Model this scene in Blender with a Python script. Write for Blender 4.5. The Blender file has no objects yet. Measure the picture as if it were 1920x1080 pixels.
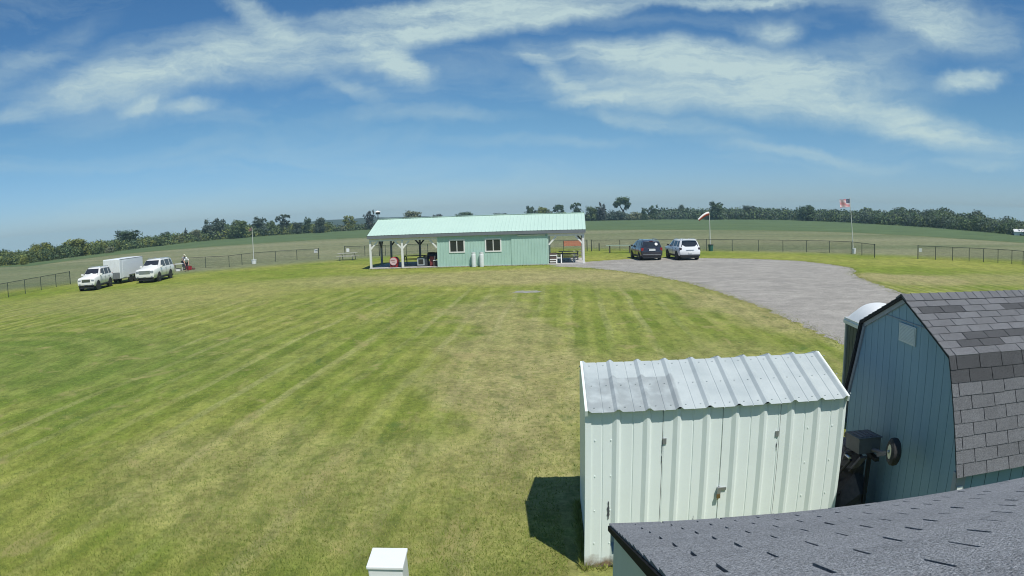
import bpy, math, random
import numpy as np
from mathutils import Vector, Matrix
R = math.radians
random.seed(7)
SC = bpy.context.scene
COL = SC.collection

# ------------------------------------------------------------------ camera
CAM_H = 4.3
LF, LK, PITCH, ROLL = 1304.41325, 0.06, 0.107244514, -0.029903731
def _m():
    c, s = math.cos(ROLL), math.sin(ROLL); cp, sp = math.cos(PITCH), math.sin(PITCH)
    cols = []
    for v in ((1, 0, 0), (0, 1, 0), (0, 0, 1)):
        x = c*v[0] - s*v[1]; u = s*v[0] + c*v[1]; f = -v[2]
        cols.append((x, f*cp + u*sp, u*cp - f*sp))
    return Matrix(((cols[0][0], cols[1][0], cols[2][0], 0), (cols[0][1], cols[1][1], cols[2][1], 0),
                   (cols[0][2], cols[1][2], cols[2][2], CAM_H), (0, 0, 0, 1)))
CM = _m()
cd = bpy.data.cameras.new('camera'); cam = bpy.data.objects.new('camera', cd); COL.objects.link(cam)
cam.matrix_world = CM
cd.clip_start = 0.05; cd.clip_end = 12000
cd.sensor_width = 36; cd.lens = 23
cd.type = 'PANO'
k = (1920/36)/LF
cc = cd if hasattr(cd, 'panorama_type') else cd.cycles
cc.panorama_type = 'FISHEYE_LENS_POLYNOMIAL'
cc.fisheye_fov = R(179)
cc.fisheye_polynomial_k0 = 0.0; cc.fisheye_polynomial_k1 = -k; cc.fisheye_polynomial_k2 = 0.0
cc.fisheye_polynomial_k3 = -LK*k**3; cc.fisheye_polynomial_k4 = 0.0
SC.camera = cam
SC.cycles.filter_width = 1.05

def ray(px, py):            # direction of a point of the photograph through this lens
    x, y = px-960, 540-py; r = math.hypot(x, y)/LF; th = r + LK*r**3; ph = math.atan2(y, x)
    v = Vector((math.sin(th)*math.cos(ph), math.sin(th)*math.sin(ph), -math.cos(th)))
    return CM.to_3x3() @ v
def at(px, py, z=0.0):      # where that direction meets height z
    d = ray(px, py); t = (z-CAM_H)/d.z
    return Vector((d.x*t, d.y*t, z))
def zat(px, py, g):         # height above the ground at the distance of g
    d = ray(px, py); return CAM_H + d.z*math.hypot(g.x, g.y)/math.hypot(d.x, d.y)

# ------------------------------------------------------------------ sun, sky, exposure
SUN_EL = R(60.0); SH = Vector((0.53, -0.848)).normalized()
sd = bpy.data.lights.new('sun', 'SUN'); sun = bpy.data.objects.new('sun', sd); COL.objects.link(sun)
sd.energy = 4.2; sd.angle = R(0.53); sd.color = (1.0, 0.965, 0.90)
sv = Vector((SH.x*math.cos(SUN_EL), SH.y*math.cos(SUN_EL), math.sin(SUN_EL)))
sun.rotation_euler = sv.to_track_quat('Z', 'Y').to_euler(); sun.location = (20, -30, 60)
SC.view_settings.view_transform = 'Standard'; SC.view_settings.look = 'None'
SC.view_settings.exposure = 0.12; SC.view_settings.gamma = 1.0; SC.view_settings.use_curve_mapping = False

W = bpy.data.worlds.new('World'); SC.world = W; W.use_nodes = True
wn, wl = W.node_tree.nodes, W.node_tree.links
wn.clear()
def N(nodes, t, **kw):
    n = nodes.new(t)
    for a, b in kw.items():
        setattr(n, a, b)
    return n
out = N(wn, 'ShaderNodeOutputWorld'); bg = N(wn, 'ShaderNodeBackground'); bg.inputs[1].default_value = 0.1
wl.new(bg.outputs[0], out.inputs[0])
sky = N(wn, 'ShaderNodeTexSky'); sky.sky_type = 'NISHITA'; sky.sun_disc = False
sky.sun_elevation = SUN_EL; sky.sun_rotation = math.atan2(SH.x, SH.y); sky.air_density = 1.0; sky.dust_density = 0.3; sky.ozone_density = 2.0
tc = N(wn, 'ShaderNodeTexCoord')
# the land falls away beyond the woods, so keep the sky's horizon colour a little below level
cl_ = N(wn, 'ShaderNodeVectorMath', operation='MAXIMUM'); wl.new(tc.outputs['Generated'], cl_.inputs[0]); cl_.inputs[1].default_value = (-2, -2, .012); wl.new(cl_.outputs[0], sky.inputs['Vector'])
def wmath(op, a, b=None, c=None):
    n = N(wn, 'ShaderNodeMath', operation=op)
    for i, v in enumerate((a, b, c)):
        if v is None: continue
        if isinstance(v, (int, float)): n.inputs[i].default_value = v
        else: wl.new(v, n.inputs[i])
    return n.outputs[0]
sep = N(wn, 'ShaderNodeSeparateXYZ'); wl.new(tc.outputs['Generated'], sep.inputs[0])
AZ = wmath('ARCTAN2', sep.outputs[0], sep.outputs[1]); EL = wmath('ARCSINE', sep.outputs[2])
cmb = N(wn, 'ShaderNodeCombineXYZ'); wl.new(AZ, cmb.inputs[0]); wl.new(EL, cmb.inputs[1])
AE = cmb.outputs[0]
def wnoise(vec, scale, detail=6, rough=0.55, dist=0.0, sx=1, sy=1, rot=0, off=0):
    mp = N(wn, 'ShaderNodeMapping'); mp.inputs['Scale'].default_value = (sx, sy, 1); mp.inputs['Rotation'].default_value = (0, 0, rot)
    mp.inputs['Location'].default_value = (off, off*.7, off*.3)
    wl.new(vec, mp.inputs[0])
    n = N(wn, 'ShaderNodeTexNoise'); n.inputs['Scale'].default_value = scale; n.inputs['Detail'].default_value = detail
    n.inputs['Roughness'].default_value = rough; n.inputs['Distortion'].default_value = dist
    wl.new(mp.outputs[0], n.inputs['Vector']); return n
# bend the cloud shapes with slow and quick noise so that no outline is an ellipse
w1 = wnoise(AE, 5.0, 5, 0.6); w2 = wnoise(AE, 17.0, 6, 0.65, off=3)
def vop(op, a, b):
    n = N(wn, 'ShaderNodeVectorMath', operation=op)
    for i, v in enumerate((a, b)):
        if isinstance(v, tuple): n.inputs[i].default_value = v
        elif v is not None: wl.new(v, n.inputs[i])
    return n.outputs[0]
d1 = vop('MULTIPLY', vop('SUBTRACT', w1.outputs['Color'], (.5, .5, .5)), (.11, .05, 0))
d2 = vop('MULTIPLY', vop('SUBTRACT', w2.outputs['Color'], (.5, .5, .5)), (.05, .022, 0))
AW = vop('ADD', vop('ADD', AE, d1), d2)
CLOUDS = [(200, 150, 140, 45, 12, .75), (370, 115, 230, 48, 12, .72), (560, 110, 190, 42, 6, .62), (710, 108, 110, 36, -28, .85),
          (775, 132, 45, 22, -25, .6), (850, 48, 240, 32, 9, .9), (900, 8, 320, 22, 7, .95), (500, 45, 110, 26, -38, .55),
          (258, 200, 45, 13, 12, .6), (350, 198, 60, 12, 8, .55), (70, 100, 150, 30, 22, .26), (40, 215, 55, 14, 0, .3),
          (1090, 16, 140, 22, 9, .75), (1240, 108, 250, 34, -3, .9), (1450, 135, 280, 46, -7, .85), (1330, 180, 290, 40, -5, .72),
          (1660, 218, 250, 32, -13, .85), (1120, 190, 75, 13, 5, .75), (1055, 150, 95, 20, -40, .62), (1455, 58, 62, 24, 0, .6),
          (1750, 40, 160, 50, -14, .8), (1815, 157, 70, 20, 3, .8), (1400, 3, 190, 14, 0, .8), (1500, 288, 190, 12, -7, .35),
          (800, 215, 170, 14, 0, .25), (1830, 302, 80, 9, -5, .3), (660, 168, 85, 14, -22, .28), (1640, 100, 120, 30, 0, .35),
          (1000, 262, 200, 12, 0, .18), (1250, 235, 160, 14, -8, .4)]
acc = None
for (cx, cy, rx, ry, rot, st) in CLOUDS:
    d = ray(cx, cy); az, el = math.atan2(d.x, d.y), math.asin(d.z)
    da = ray(cx+40, cy); slope = math.atan2(math.asin(da.z)-el, math.atan2(da.x, da.y)-az)   # the picture's level in az/el there
    mp = N(wn, 'ShaderNodeMapping', vector_type='TEXTURE')
    mp.inputs['Location'].default_value = (az, el, 0); mp.inputs['Rotation'].default_value = (0, 0, slope + R(rot))
    mp.inputs['Scale'].default_value = (rx*1.45/LF, ry*1.45/LF, 1)
    wl.new(AW, mp.inputs[0])
    ln = N(wn, 'ShaderNodeVectorMath', operation='LENGTH'); wl.new(mp.outputs[0], ln.inputs[0])
    mr = N(wn, 'ShaderNodeMapRange', interpolation_type='SMOOTHSTEP')
    mr.inputs['From Min'].default_value = 1.0; mr.inputs['From Max'].default_value = 0.15
    mr.inputs['To Min'].default_value = 0.0; mr.inputs['To Max'].default_value = st
    wl.new(ln.outputs['Value'], mr.inputs[0])
    if acc is None: acc = mr.outputs[0]
    else:               # screen: 1-(1-a)(1-b)
        acc = wmath('SUBTRACT', 1.0, wmath('MULTIPLY', wmath('SUBTRACT', 1.0, acc), wmath('SUBTRACT', 1.0, mr.outputs[0])))
fib = wnoise(AW, 7.0, 8, 0.62, 0.6, sx=1.0, sy=4.5, rot=R(-8))
fib2 = wnoise(AW, 22.0, 7, 0.7, 0.3, sx=.8, sy=3.0, rot=R(10), off=5)
fib3 = wnoise(AW, 60.0, 8, 0.75, 0.4, sx=.6, sy=2.2, rot=R(-4), off=11)
det = wmath('ADD', wmath('ADD', wmath('MULTIPLY', fib.outputs[0], 1.9), wmath('MULTIPLY', fib2.outputs[0], .95)), wmath('MULTIPLY', fib3.outputs[0], .45))   # about .9 at the middle
dens = wmath('MULTIPLY', acc, wmath('SUBTRACT', det, .80))
veil = wnoise(AW, 3.0, 7, 0.6, 0.5, sx=1, sy=5.0, rot=R(4), off=9)
vm = N(wn, 'ShaderNodeMapRange'); vm.inputs['From Min'].default_value = .48; vm.inputs['From Max'].default_value = .8
vm.inputs['To Min'].default_value = 0; vm.inputs['To Max'].default_value = .30
wl.new(veil.outputs[0], vm.inputs[0])
dens = wmath('MINIMUM', wmath('MAXIMUM', wmath('ADD', dens, vm.outputs[0]), 0.0), 0.93)
tint = N(wn, 'ShaderNodeMix', data_type='RGBA', blend_type='MULTIPLY'); tint.inputs[0].default_value = 1.0
wl.new(sky.outputs[0], tint.inputs[6])
tr_ = N(wn, 'ShaderNodeMapRange', interpolation_type='SMOOTHSTEP'); tr_.inputs['From Min'].default_value = 0.0; tr_.inputs['From Max'].default_value = 0.15; wl.new(EL, tr_.inputs[0])
tm_ = N(wn, 'ShaderNodeMix', data_type='RGBA'); wl.new(tr_.outputs[0], tm_.inputs[0]); tm_.inputs[6].default_value = (.515, .69, 1.02, 1); tm_.inputs[7].default_value = (.56, .72, .84, 1)
wl.new(tm_.outputs[2], tint.inputs[7])
hue = N(wn, 'ShaderNodeHueSaturation'); hue.inputs['Saturation'].default_value = 1.12; hue.inputs['Value'].default_value = 1.0
wl.new(tint.outputs[2], hue.inputs['Color'])
cm = N(wn, 'ShaderNodeMix', data_type='RGBA'); wl.new(dens, cm.inputs[0]); wl.new(hue.outputs[0], cm.inputs[6])
cm.inputs[7].default_value = (4.8, 6.15, 6.25, 1)
wl.new(cm.outputs[2], bg.inputs[0])

# ------------------------------------------------------------------ helpers
def tag(o, label=None, cat=None, group=None, kind=None):
    if label: o['label'] = label
    if cat: o['category'] = cat
    if group: o['group'] = group
    if kind: o['kind'] = kind
    return o
def thing(name, loc, label, cat, group=None, rz=0.0):
    o = bpy.data.objects.new(name, None); COL.objects.link(o); o.empty_display_size = .3
    o.location = loc; o.rotation_euler = (0, 0, rz)
    return tag(o, label, cat, group)
class MB:
    def __init__(s): s.v = []; s.f = []; s.m = []; s.t = []
    def add(s, vs, fs, m=0, tone=0.5):
        b = len(s.v); s.v += [tuple(p) for p in vs]
        for f in fs: s.f.append(tuple(i+b for i in f)); s.m.append(m); s.t.append(tone)
    def quad(s, a, b, c, d, m=0, tone=.5): s.add([a, b, c, d], [(0, 1, 2, 3)], m, tone)
    def box(s, x0, x1, y0, y1, z0, z1, m=0, M=None, tone=.5):
        vs = [Vector((x, y, z)) for z in (z0, z1) for y in (y0, y1) for x in (x0, x1)]
        if M: vs = [M @ v for v in vs]
        s.add(vs, [(0, 2, 3, 1), (4, 5, 7, 6), (0, 1, 5, 4), (2, 6, 7, 3), (0, 4, 6, 2), (1, 3, 7, 5)], m, tone)
    def bar(s, a, b, w, h, m=0, up=(0, 0, 1)):
        a, b = Vector(a), Vector(b); d = (b-a).normalized(); u = Vector(up)
        if abs(d.dot(u)) > .98: u = Vector((0, 1, 0))
        x = d.cross(u).normalized()*w/2; y = x.cross(d).normalized()*h/2
        vs = [a-x-y, a+x-y, a+x+y, a-x+y, b-x-y, b+x-y, b+x+y, b-x+y]
        s.add(vs, [(0, 1, 2, 3), (7, 6, 5, 4), (0, 4, 5, 1), (1, 5, 6, 2), (2, 6, 7, 3), (3, 7, 4, 0)], m)
    def tube(s, pts, rad, n=10, m=0, cap=True):
        pts = [Vector(p) for p in pts]; rad = rad if isinstance(rad, (list, tuple)) else [rad]*len(pts)
        b = len(s.v); prev = None
        for i, p in enumerate(pts):
            d = (pts[min(i+1, len(pts)-1)]-pts[max(i-1, 0)]).normalized()
            if prev is None:
                u = Vector((0, 0, 1)) if abs(d.z) < .9 else Vector((1, 0, 0)); x = d.cross(u).normalized()
            else: x = (prev - d*prev.dot(d)).normalized()
            prev = x; y = d.cross(x)
            for k_ in range(n):
                a = 2*math.pi*k_/n; s.v.append(tuple(p + (x*math.cos(a)+y*math.sin(a))*rad[i]))
        for i in range(len(pts)-1):
            for k_ in range(n):
                q = (k_+1) % n
                s.f.append((b+i*n+k_, b+i*n+q, b+(i+1)*n+q, b+(i+1)*n+k_)); s.m.append(m); s.t.append(.5)
        if cap:
            s.f.append(tuple(b+k_ for k_ in range(n))[::-1]); s.m.append(m); s.t.append(.5)
            s.f.append(tuple(b+(len(pts)-1)*n+k_ for k_ in range(n))); s.m.append(m); s.t.append(.5)
    def lathe(s, prof, n=24, m=0, M=None, cap=True):      # prof: (radius, z)
        b = len(s.v)
        for (r_, z) in prof:
            for k_ in range(n):
                a = 2*math.pi*k_/n; p = Vector((r_*math.cos(a), r_*math.sin(a), z))
                s.v.append(tuple(M @ p if M else p))
        for i in range(len(prof)-1):
            for k_ in range(n):
                q = (k_+1) % n
                s.f.append((b+i*n+k_, b+i*n+q, b+(i+1)*n+q, b+(i+1)*n+k_)); s.m.append(m); s.t.append(.5)
        if cap:
            s.f.append(tuple(b+k_ for k_ in range(n))[::-1]); s.m.append(m); s.t.append(.5)
            s.f.append(tuple(b+(len(prof)-1)*n+k_ for k_ in range(n))); s.m.append(m); s.t.append(.5)
    def build(s, name, mats, parent=None, smooth=False, bevel=0):
        me = bpy.data.meshes.new(name); me.from_pydata(s.v, [], s.f)
        for m_ in (mats if isinstance(mats, (list, tuple)) else [mats]): me.materials.append(m_)
        me.polygons.foreach_set('material_index', s.m)
        at_ = me.attributes.new('tone', 'FLOAT', 'FACE'); at_.data.foreach_set('value', s.t)
        if smooth: me.polygons.foreach_set('use_smooth', [True]*len(s.f))
        me.update()
        o = bpy.data.objects.new(name, me); COL.objects.link(o)
        if parent: o.parent = parent
        if bevel:
            bm = o.modifiers.new('bevel', 'BEVEL'); bm.width = bevel; bm.segments = 2; bm.limit_method = 'ANGLE'
        if smooth:
            try: me.set_sharp_from_angle(angle=R(40))
            except Exception: pass
        return o
def copy_tree(o, parent=None):
    c = o.copy(); COL.objects.link(c); c.parent = parent
    for ch in list(o.children): copy_tree(ch, c)
    return c

MATS = {}
def mat(name, c1, c2=None, rough=.6, metal=0.0, scale=3.0, bump=0.0, bscale=None, spec=.5, detail=6, tone=0.0, coat=0.0, stretch=None):
    """two real colours mixed by noise; bump; 'tone' darkens or lightens by the face attribute"""
    if name in MATS: return MATS[name]
    m = bpy.data.materials.new(name); m.use_nodes = True; n, l = m.node_tree.nodes, m.node_tree.links
    p = n['Principled BSDF']; p.inputs['Roughness'].default_value = rough; p.inputs['Metallic'].default_value = metal
    p.inputs['Specular IOR Level'].default_value = spec
    if coat: p.inputs['Coat Weight'].default_value = coat; p.inputs['Coat Roughness'].default_value = .05
    c2 = c2 or tuple(x*.85 for x in c1)
    g = N(n, 'ShaderNodeTexCoord'); mp = N(n, 'ShaderNodeMapping')
    if stretch: mp.inputs['Scale'].default_value = stretch
    l.new(g.outputs['Object'], mp.inputs[0])
    nz = N(n, 'ShaderNodeTexNoise'); nz.inputs['Scale'].default_value = scale; nz.inputs['Detail'].default_value = detail; nz.inputs['Roughness'].default_value = .65
    l.new(mp.outputs[0], nz.inputs['Vector'])
    mr = N(n, 'ShaderNodeMapRange'); mr.inputs['From Min'].default_value = .3; mr.inputs['From Max'].default_value = .7
    l.new(nz.outputs[0], mr.inputs[0])
    mx = N(n, 'ShaderNodeMix', data_type='RGBA'); l.new(mr.outputs[0], mx.inputs[0])
    mx.inputs[6].default_value = (*c1, 1); mx.inputs[7].default_value = (*c2, 1)
    col = mx.outputs[2]
    if tone:
        a = N(n, 'ShaderNodeAttribute', attribute_name='tone')
        q = N(n, 'ShaderNodeMapRange'); q.inputs['To Min'].default_value = 1-tone; q.inputs['To Max'].default_value = 1+tone; l.new(a.outputs['Fac'], q.inputs[0])
        vm_ = N(n, 'ShaderNodeVectorMath', operation='SCALE'); l.new(col, vm_.inputs[0]); l.new(q.outputs[0], vm_.inputs['Scale']); col = vm_.outputs[0]
    l.new(col, p.inputs['Base Color'])
    if bump:
        b2 = N(n, 'ShaderNodeTexNoise'); b2.inputs['Scale'].default_value = bscale or scale*8; b2.inputs['Detail'].default_value = 4
        l.new(mp.outputs[0], b2.inputs['Vector'])
        b = N(n, 'ShaderNodeBump'); b.inputs['Strength'].default_value = bump; b.inputs['Distance'].default_value = .02
        l.new(b2.outputs[0], b.inputs['Height']); l.new(b.outputs[0], p.inputs['Normal'])
    MATS[name] = m; return m
M = dict(
    white_wood=mat('white_wood', (.80, .80, .76), (.70, .70, .66), .6, scale=2, bump=.1),
    grey_wood=mat('grey_wood', (.34, .33, .30), (.22, .21, .19), .8, scale=4, bump=.3),
    dark_wood=mat('dark_wood', (.10, .09, .085), (.055, .05, .05), .8, scale=4, bump=.3),
    concrete=mat('concrete', (.52, .50, .46), (.42, .40, .37), .85, scale=1.5, bump=.2),
    mint=mat('mint_metal', (.425, .61, .525), (.365, .54, .46), .45, scale=.8, bump=.02),
    mint_roof=mat('mint_roof_metal', (.50, .66, .565), (.46, .62, .53), .42, scale=.4, bump=.02),
    glass_dark=mat('dark_glass', (.025, .028, .033), (.02, .022, .027), .06, spec=.8),
    black=mat('black_metal', (.022, .022, .024), (.014, .014, .016), .45, scale=6),
    black_plastic=mat('black_plastic', (.03, .03, .032), (.02, .02, .022), .6, scale=6),
    rubber=mat('rubber', (.022, .022, .023), (.035, .034, .033), .85, scale=9, bump=.3),
    chrome=mat('chrome', (.62, .62, .63), (.5, .5, .52), .22, 1.0, scale=4),
    steel=mat('galvanised_steel', (.42, .43, .44), (.32, .33, .34), .45, .7, scale=5),
    white_paint=mat('white_car_paint', (.80, .80, .75), (.76, .76, .71), .28, scale=.7, coat=.6),
    bright_paint=mat('white_suv_paint', (.82, .83, .84), (.80, .81, .82), .28, scale=.7, coat=.6),
    navy_paint=mat('dark_van_paint', (.030, .028, .042), (.024, .024, .036), .25, scale=.7, coat=.8),
    white_plastic=mat('white_plastic', (.80, .82, .81), (.74, .76, .75), .45, scale=3, bump=.02),
    tank_white=mat('tank_white', (.70, .74, .73), (.60, .63, .62), .45, scale=3),
    red=mat('red_paint', (.42, .03, .035), (.30, .02, .025), .5, scale=4),
    redbrown=mat('red_brown_paint', (.24, .045, .04), (.17, .03, .03), .6, scale=4),
    tail_red=mat('tail_lamp_red', (.30, .012, .016), (.22, .01, .012), .2, scale=4),
    lamp_clear=mat('lamp_clear', (.30, .33, .36), (.22, .25, .28), .12, scale=5),
    orange=mat('orange_net', (.72, .16, .08), (.60, .11, .06), .7, scale=5),
    green_bin=mat('green_bin', (.03, .14, .11), (.022, .10, .085), .5, scale=4),
    skin=mat('skin', (.50, .30, .21), (.44, .26, .18), .55, scale=9),
    shirt=mat('white_shirt', (.78, .79, .80), (.68, .69, .71), .9, scale=12),
    shirt_grey=mat('grey_shirt', (.30, .32, .34), (.22, .24, .26), .9, scale=12),
    jeans=mat('dark_trousers', (.05, .055, .075), (.035, .04, .055), .9, scale=12),
    khaki=mat('khaki_cloth', (.60, .60, .44), (.52, .52, .36), .9, scale=12),
    bark=mat('bark', (.10, .085, .07), (.05, .045, .04), .9, scale=6, bump=.5),
    plate=mat('plate_white', (.75, .76, .74), (.68, .69, .68), .5, scale=6),
)

# ------------------------------------------------------------------ ground
def ground_mat():
    m = bpy.data.materials.new('lawn'); m.use_nodes = True; n, l = m.node_tree.nodes, m.node_tree.links
    p = n['Principled BSDF']; p.inputs['Roughness'].default_value = .95; p.inputs['Specular IOR Level'].default_value = .12
    geo = N(n, 'ShaderNodeNewGeometry')
    def mm(op, a, b=None):
        q = N(n, 'ShaderNodeMath', operation=op)
        for i, v in enumerate((a, b)):
            if v is None: continue
            if isinstance(v, (int, float)): q.inputs[i].default_value = v
            else: l.new(v, q.inputs[i])
        return q.outputs[0]
    def noise(scale, detail=5, rough=.6, sx=1, sy=1, rot=0, off=0, dist=0):
        mp = N(n, 'ShaderNodeMapping'); mp.inputs['Scale'].default_value = (sx, sy, 1); mp.inputs['Rotation'].default_value = (0, 0, rot); mp.inputs['Location'].default_value = (off, off, 0)
        l.new(geo.outputs['Position'], mp.inputs[0])
        q = N(n, 'ShaderNodeTexNoise'); q.inputs['Scale'].default_value = scale; q.inputs['Detail'].default_value = detail; q.inputs['Roughness'].default_value = rough; q.inputs['Distortion'].default_value = dist
        l.new(mp.outputs[0], q.inputs['Vector']); return q.outputs[0]
    def ramp(v, lo, hi, a=0.0, b=1.0):
        q = N(n, 'ShaderNodeMapRange', interpolation_type='SMOOTHSTEP'); q.inputs['From Min'].default_value = lo; q.inputs['From Max'].default_value = hi
        q.inputs['To Min'].default_value = a; q.inputs['To Max'].default_value = b
        l.new(v, q.inputs[0]); return q.outputs[0]
    def mix(f, a, b):
        q = N(n, 'ShaderNodeMix', data_type='RGBA')
        if isinstance(f, (int, float)): q.inputs[0].default_value = f
        else: l.new(f, q.inputs[0])
        for i, v in ((6, a), (7, b)):
            if isinstance(v, tuple): q.inputs[i].default_value = (*v, 1)
            else: l.new(v, q.inputs[i])
        return q.outputs[2]
    sp = N(n, 'ShaderNodeSeparateXYZ'); l.new(geo.outputs['Position'], sp.inputs[0]); X, Y = sp.outputs[0], sp.outputs[1]
    def blob(cx, cy, rx, ry, rot=0):
        mp = N(n, 'ShaderNodeMapping', vector_type='TEXTURE'); mp.inputs['Location'].default_value = (cx, cy, 0); mp.inputs['Scale'].default_value = (rx, ry, 1); mp.inputs['Rotation'].default_value = (0, 0, R(rot))
        wob = N(n, 'ShaderNodeTexNoise'); wob.inputs['Scale'].default_value = .22; wob.inputs['Detail'].default_value = 5; l.new(geo.outputs['Position'], wob.inputs['Vector'])
        vv = N(n, 'ShaderNodeVectorMath', operation='MULTIPLY_ADD'); l.new(wob.outputs['Color'], vv.inputs[0]); vv.inputs[1].default_value = (8, 8, 0); l.new(geo.outputs['Position'], vv.inputs[2])
        v2 = N(n, 'ShaderNodeVectorMath', operation='SUBTRACT'); l.new(vv.outputs[0], v2.inputs[0]); v2.inputs[1].default_value = (4, 4, 0)
        l.new(v2.outputs[0], mp.inputs[0])
        sx_ = N(n, 'ShaderNodeSeparateXYZ'); l.new(mp.outputs[0], sx_.inputs[0])
        cxy = N(n, 'ShaderNodeCombineXYZ'); l.new(sx_.outputs[0], cxy.inputs[0]); l.new(sx_.outputs[1], cxy.inputs[1])
        ln = N(n, 'ShaderNodeVectorMath', operation='LENGTH'); l.new(cxy.outputs[0], ln.inputs[0])
        return ramp(ln.outputs['Value'], 1.15, .45)
    GREEN, DRY, TAN, DARK = (.160, .212, .028), (.268, .276, .062), (.335, .290, .140), (.080, .128, .024)
    big = noise(.09, 6, .6); midn = noise(.55, 6, .65, off=4); fine = noise(4.5, 5, .7, off=9); tiny = noise(26, 4, .7, off=2)
    col = mix(ramp(big, .36, .66), GREEN, DRY)
    col = mix(mm('MULTIPLY', ramp(midn, .5, .72), .60), col, DRY)
    col = mix(mm('MULTIPLY', ramp(midn, .45, .27), .55), col, DARK)
    # mowing lanes: parallel to the sheds' gables, 1.05 m wide, wavering
    wv = noise(.12, 3, .5, off=7)
    lane = mm('ADD', mm('ADD', mm('MULTIPLY', X, .996), mm('MULTIPLY', Y, -.085)), mm('MULTIPLY', wv, 1.4))
    lane = mm('SINE', mm('MULTIPLY', lane, 2*math.pi/2.1))
    lane2 = mm('ADD', mm('ADD', mm('MULTIPLY', X, .996), mm('MULTIPLY', Y, -.085)), mm('MULTIPLY', wv, 1.0))
    lane2 = mm('SINE', mm('MULTIPLY', lane2, 2*math.pi/.98))
    lanev = mm('MULTIPLY', ramp(mm('ADD', mm('MULTIPLY', lane, .6), mm('MULTIPLY', lane2, .85)), -.40, .40), ramp(noise(.16, 4, .6, off=13), .35, .6, .35, 1.0))
    # turning arcs of the mower on the left
    ax, ay = mm('SUBTRACT', X, -20.5), mm('SUBTRACT', Y, 18.0)
    rr = mm('SQRT', mm('ADD', mm('MULTIPLY', ax, ax), mm('MULTIPLY', mm('MULTIPLY', ay, ay), .8)))
    arcs = ramp(mm('SINE', mm('MULTIPLY', mm('ADD', rr, mm('MULTIPLY', wv, 1.2)), 2*math.pi/2.1)), -.5, .6)
    inarc = ramp(rr, 10.0, 8.0)
    stripes = mm('ADD', mm('MULTIPLY', lanev, mm('SUBTRACT', 1.0, inarc)), mm('MULTIPLY', arcs, inarc))
    nearm = ramp(Y, 47, 34)
    col = mix(mm('MULTIPLY', mm('MULTIPLY', stripes, nearm), .60), col, (.272, .285, .078))
    col = mix(mm('MULTIPLY', mm('MULTIPLY', mm('SUBTRACT', 1.0, stripes), nearm), .27), col, DARK)
    col = mix(mm('MULTIPLY', blob(-19, 20, 13, 9), .55), col, (.105, .165, .034))      # lusher grass on the left
    # pale wheel tracks of the mower, one pair to each pass
    tpos = mm('ADD', mm('ADD', mm('MULTIPLY', X, .996), mm('MULTIPLY', Y, -.085)), mm('MULTIPLY', wv, .8))
    trk = ramp(mm('SINE', mm('MULTIPLY', tpos, 2*math.pi/1.42)), .72, .95)
    trk = mm('MULTIPLY', mm('MULTIPLY', trk, ramp(noise(.3, 5, .7, sx=1.0, sy=.25, off=87), .38, .6)), mm('SUBTRACT', 1.0, inarc))
    col = mix(mm('MULTIPLY', mm('MULTIPLY', trk, nearm), .55), col, (.31, .31, .125))
    # worn, dry grass in front of the clubhouse and along the gravel
    for (cx, cy, rx, ry, rot, st) in ((-2, 48, 17, 7, -4, .75), (7, 42, 9, 5, -40, .55), (12, 27, 4, 12, 20, .75), (25, 38, 6, 4, -40, .85), (33, 36, 12, 5, -20, .5),
                                      (-24, 42, 14, 10, 10, .35), (-.4, 23, 2.4, 16, 2, .62), (2, 14, 4, 10, 0, .35), (6, 17, 4, 6, 0, .45), (-4, 11, 5, 4, 0, .4)):
        col = mix(mm('MULTIPLY', mm('MULTIPLY', blob(cx, cy, rx, ry, rot), st), ramp(fine, .25, .6, .55, 1.0)), col, TAN)
    # the mown runway field beyond the fence: paler, banded across
    far = ramp(mm('ADD', Y, mm('MULTIPLY', mm('ABSOLUTE', X), .75)), 82, 92)
    band = noise(.05, 4, .6, sx=.12, sy=1.0, rot=R(4), off=21)
    farc = mix(ramp(band, .38, .62), (.140, .165, .085), (.22, .222, .130))
    farc = mix(mm('MULTIPLY', ramp(noise(.35, 5, .6, sx=.25, off=31), .5, .7), .4), farc, (.20, .215, .085))
    col = mix(far, col, farc)
    # tufts
    frac = noise(1.3, 12, .84, sx=1.0, sy=.45, rot=R(5), off=71)
    frac2 = noise(7.0, 8, .8, off=77)
    fv = mm('ADD', ramp(frac, .36, .64, .72, 1.28), ramp(frac2, .36, .64, -.18, .18))
    vs_ = N(n, 'ShaderNodeVectorMath', operation='SCALE'); l.new(col, vs_.inputs[0]); l.new(fv, vs_.inputs['Scale']); col = vs_.outputs[0]
    col = mix(mm('MULTIPLY', ramp(fine, .50, .30), .45), col, DARK)
    col = mix(mm('MULTIPLY', ramp(fine, .55, .75), .5), col, (.27, .26, .085))
    col = mix(mm('MULTIPLY', ramp(tiny, .48, .28), .35), col, (.070, .10, .022))
    # clumps of coarser, darker grass and small straw patches, drawn out along the mowing
    clump = noise(1.15, 5, .62, sx=1.0, sy=.55, rot=R(5), off=41, dist=.5)
    col = mix(mm('MULTIPLY', mm('MULTIPLY', ramp(clump, .60, .72), nearm), .62), col, (.062, .115, .030))
    straw = noise(.8, 5, .65, sx=1.0, sy=.6, rot=R(5), off=57, dist=.6)
    col = mix(mm('MULTIPLY', mm('MULTIPLY', ramp(straw, .56, .70), nearm), .60), col, (.34, .29, .125))
    thatch = noise(2.6, 6, .7, sx=1.0, sy=.45, rot=R(5), off=63)
    col = mix(mm('MULTIPLY', mm('MULTIPLY', ramp(thatch, .50, .36), nearm), .38), col, (.085, .12, .03))
    l.new(col, p.inputs['Base Color'])
    b = N(n, 'ShaderNodeBump'); b.inputs['Strength'].default_value = .6; b.inputs['Distance'].default_value = .05
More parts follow.
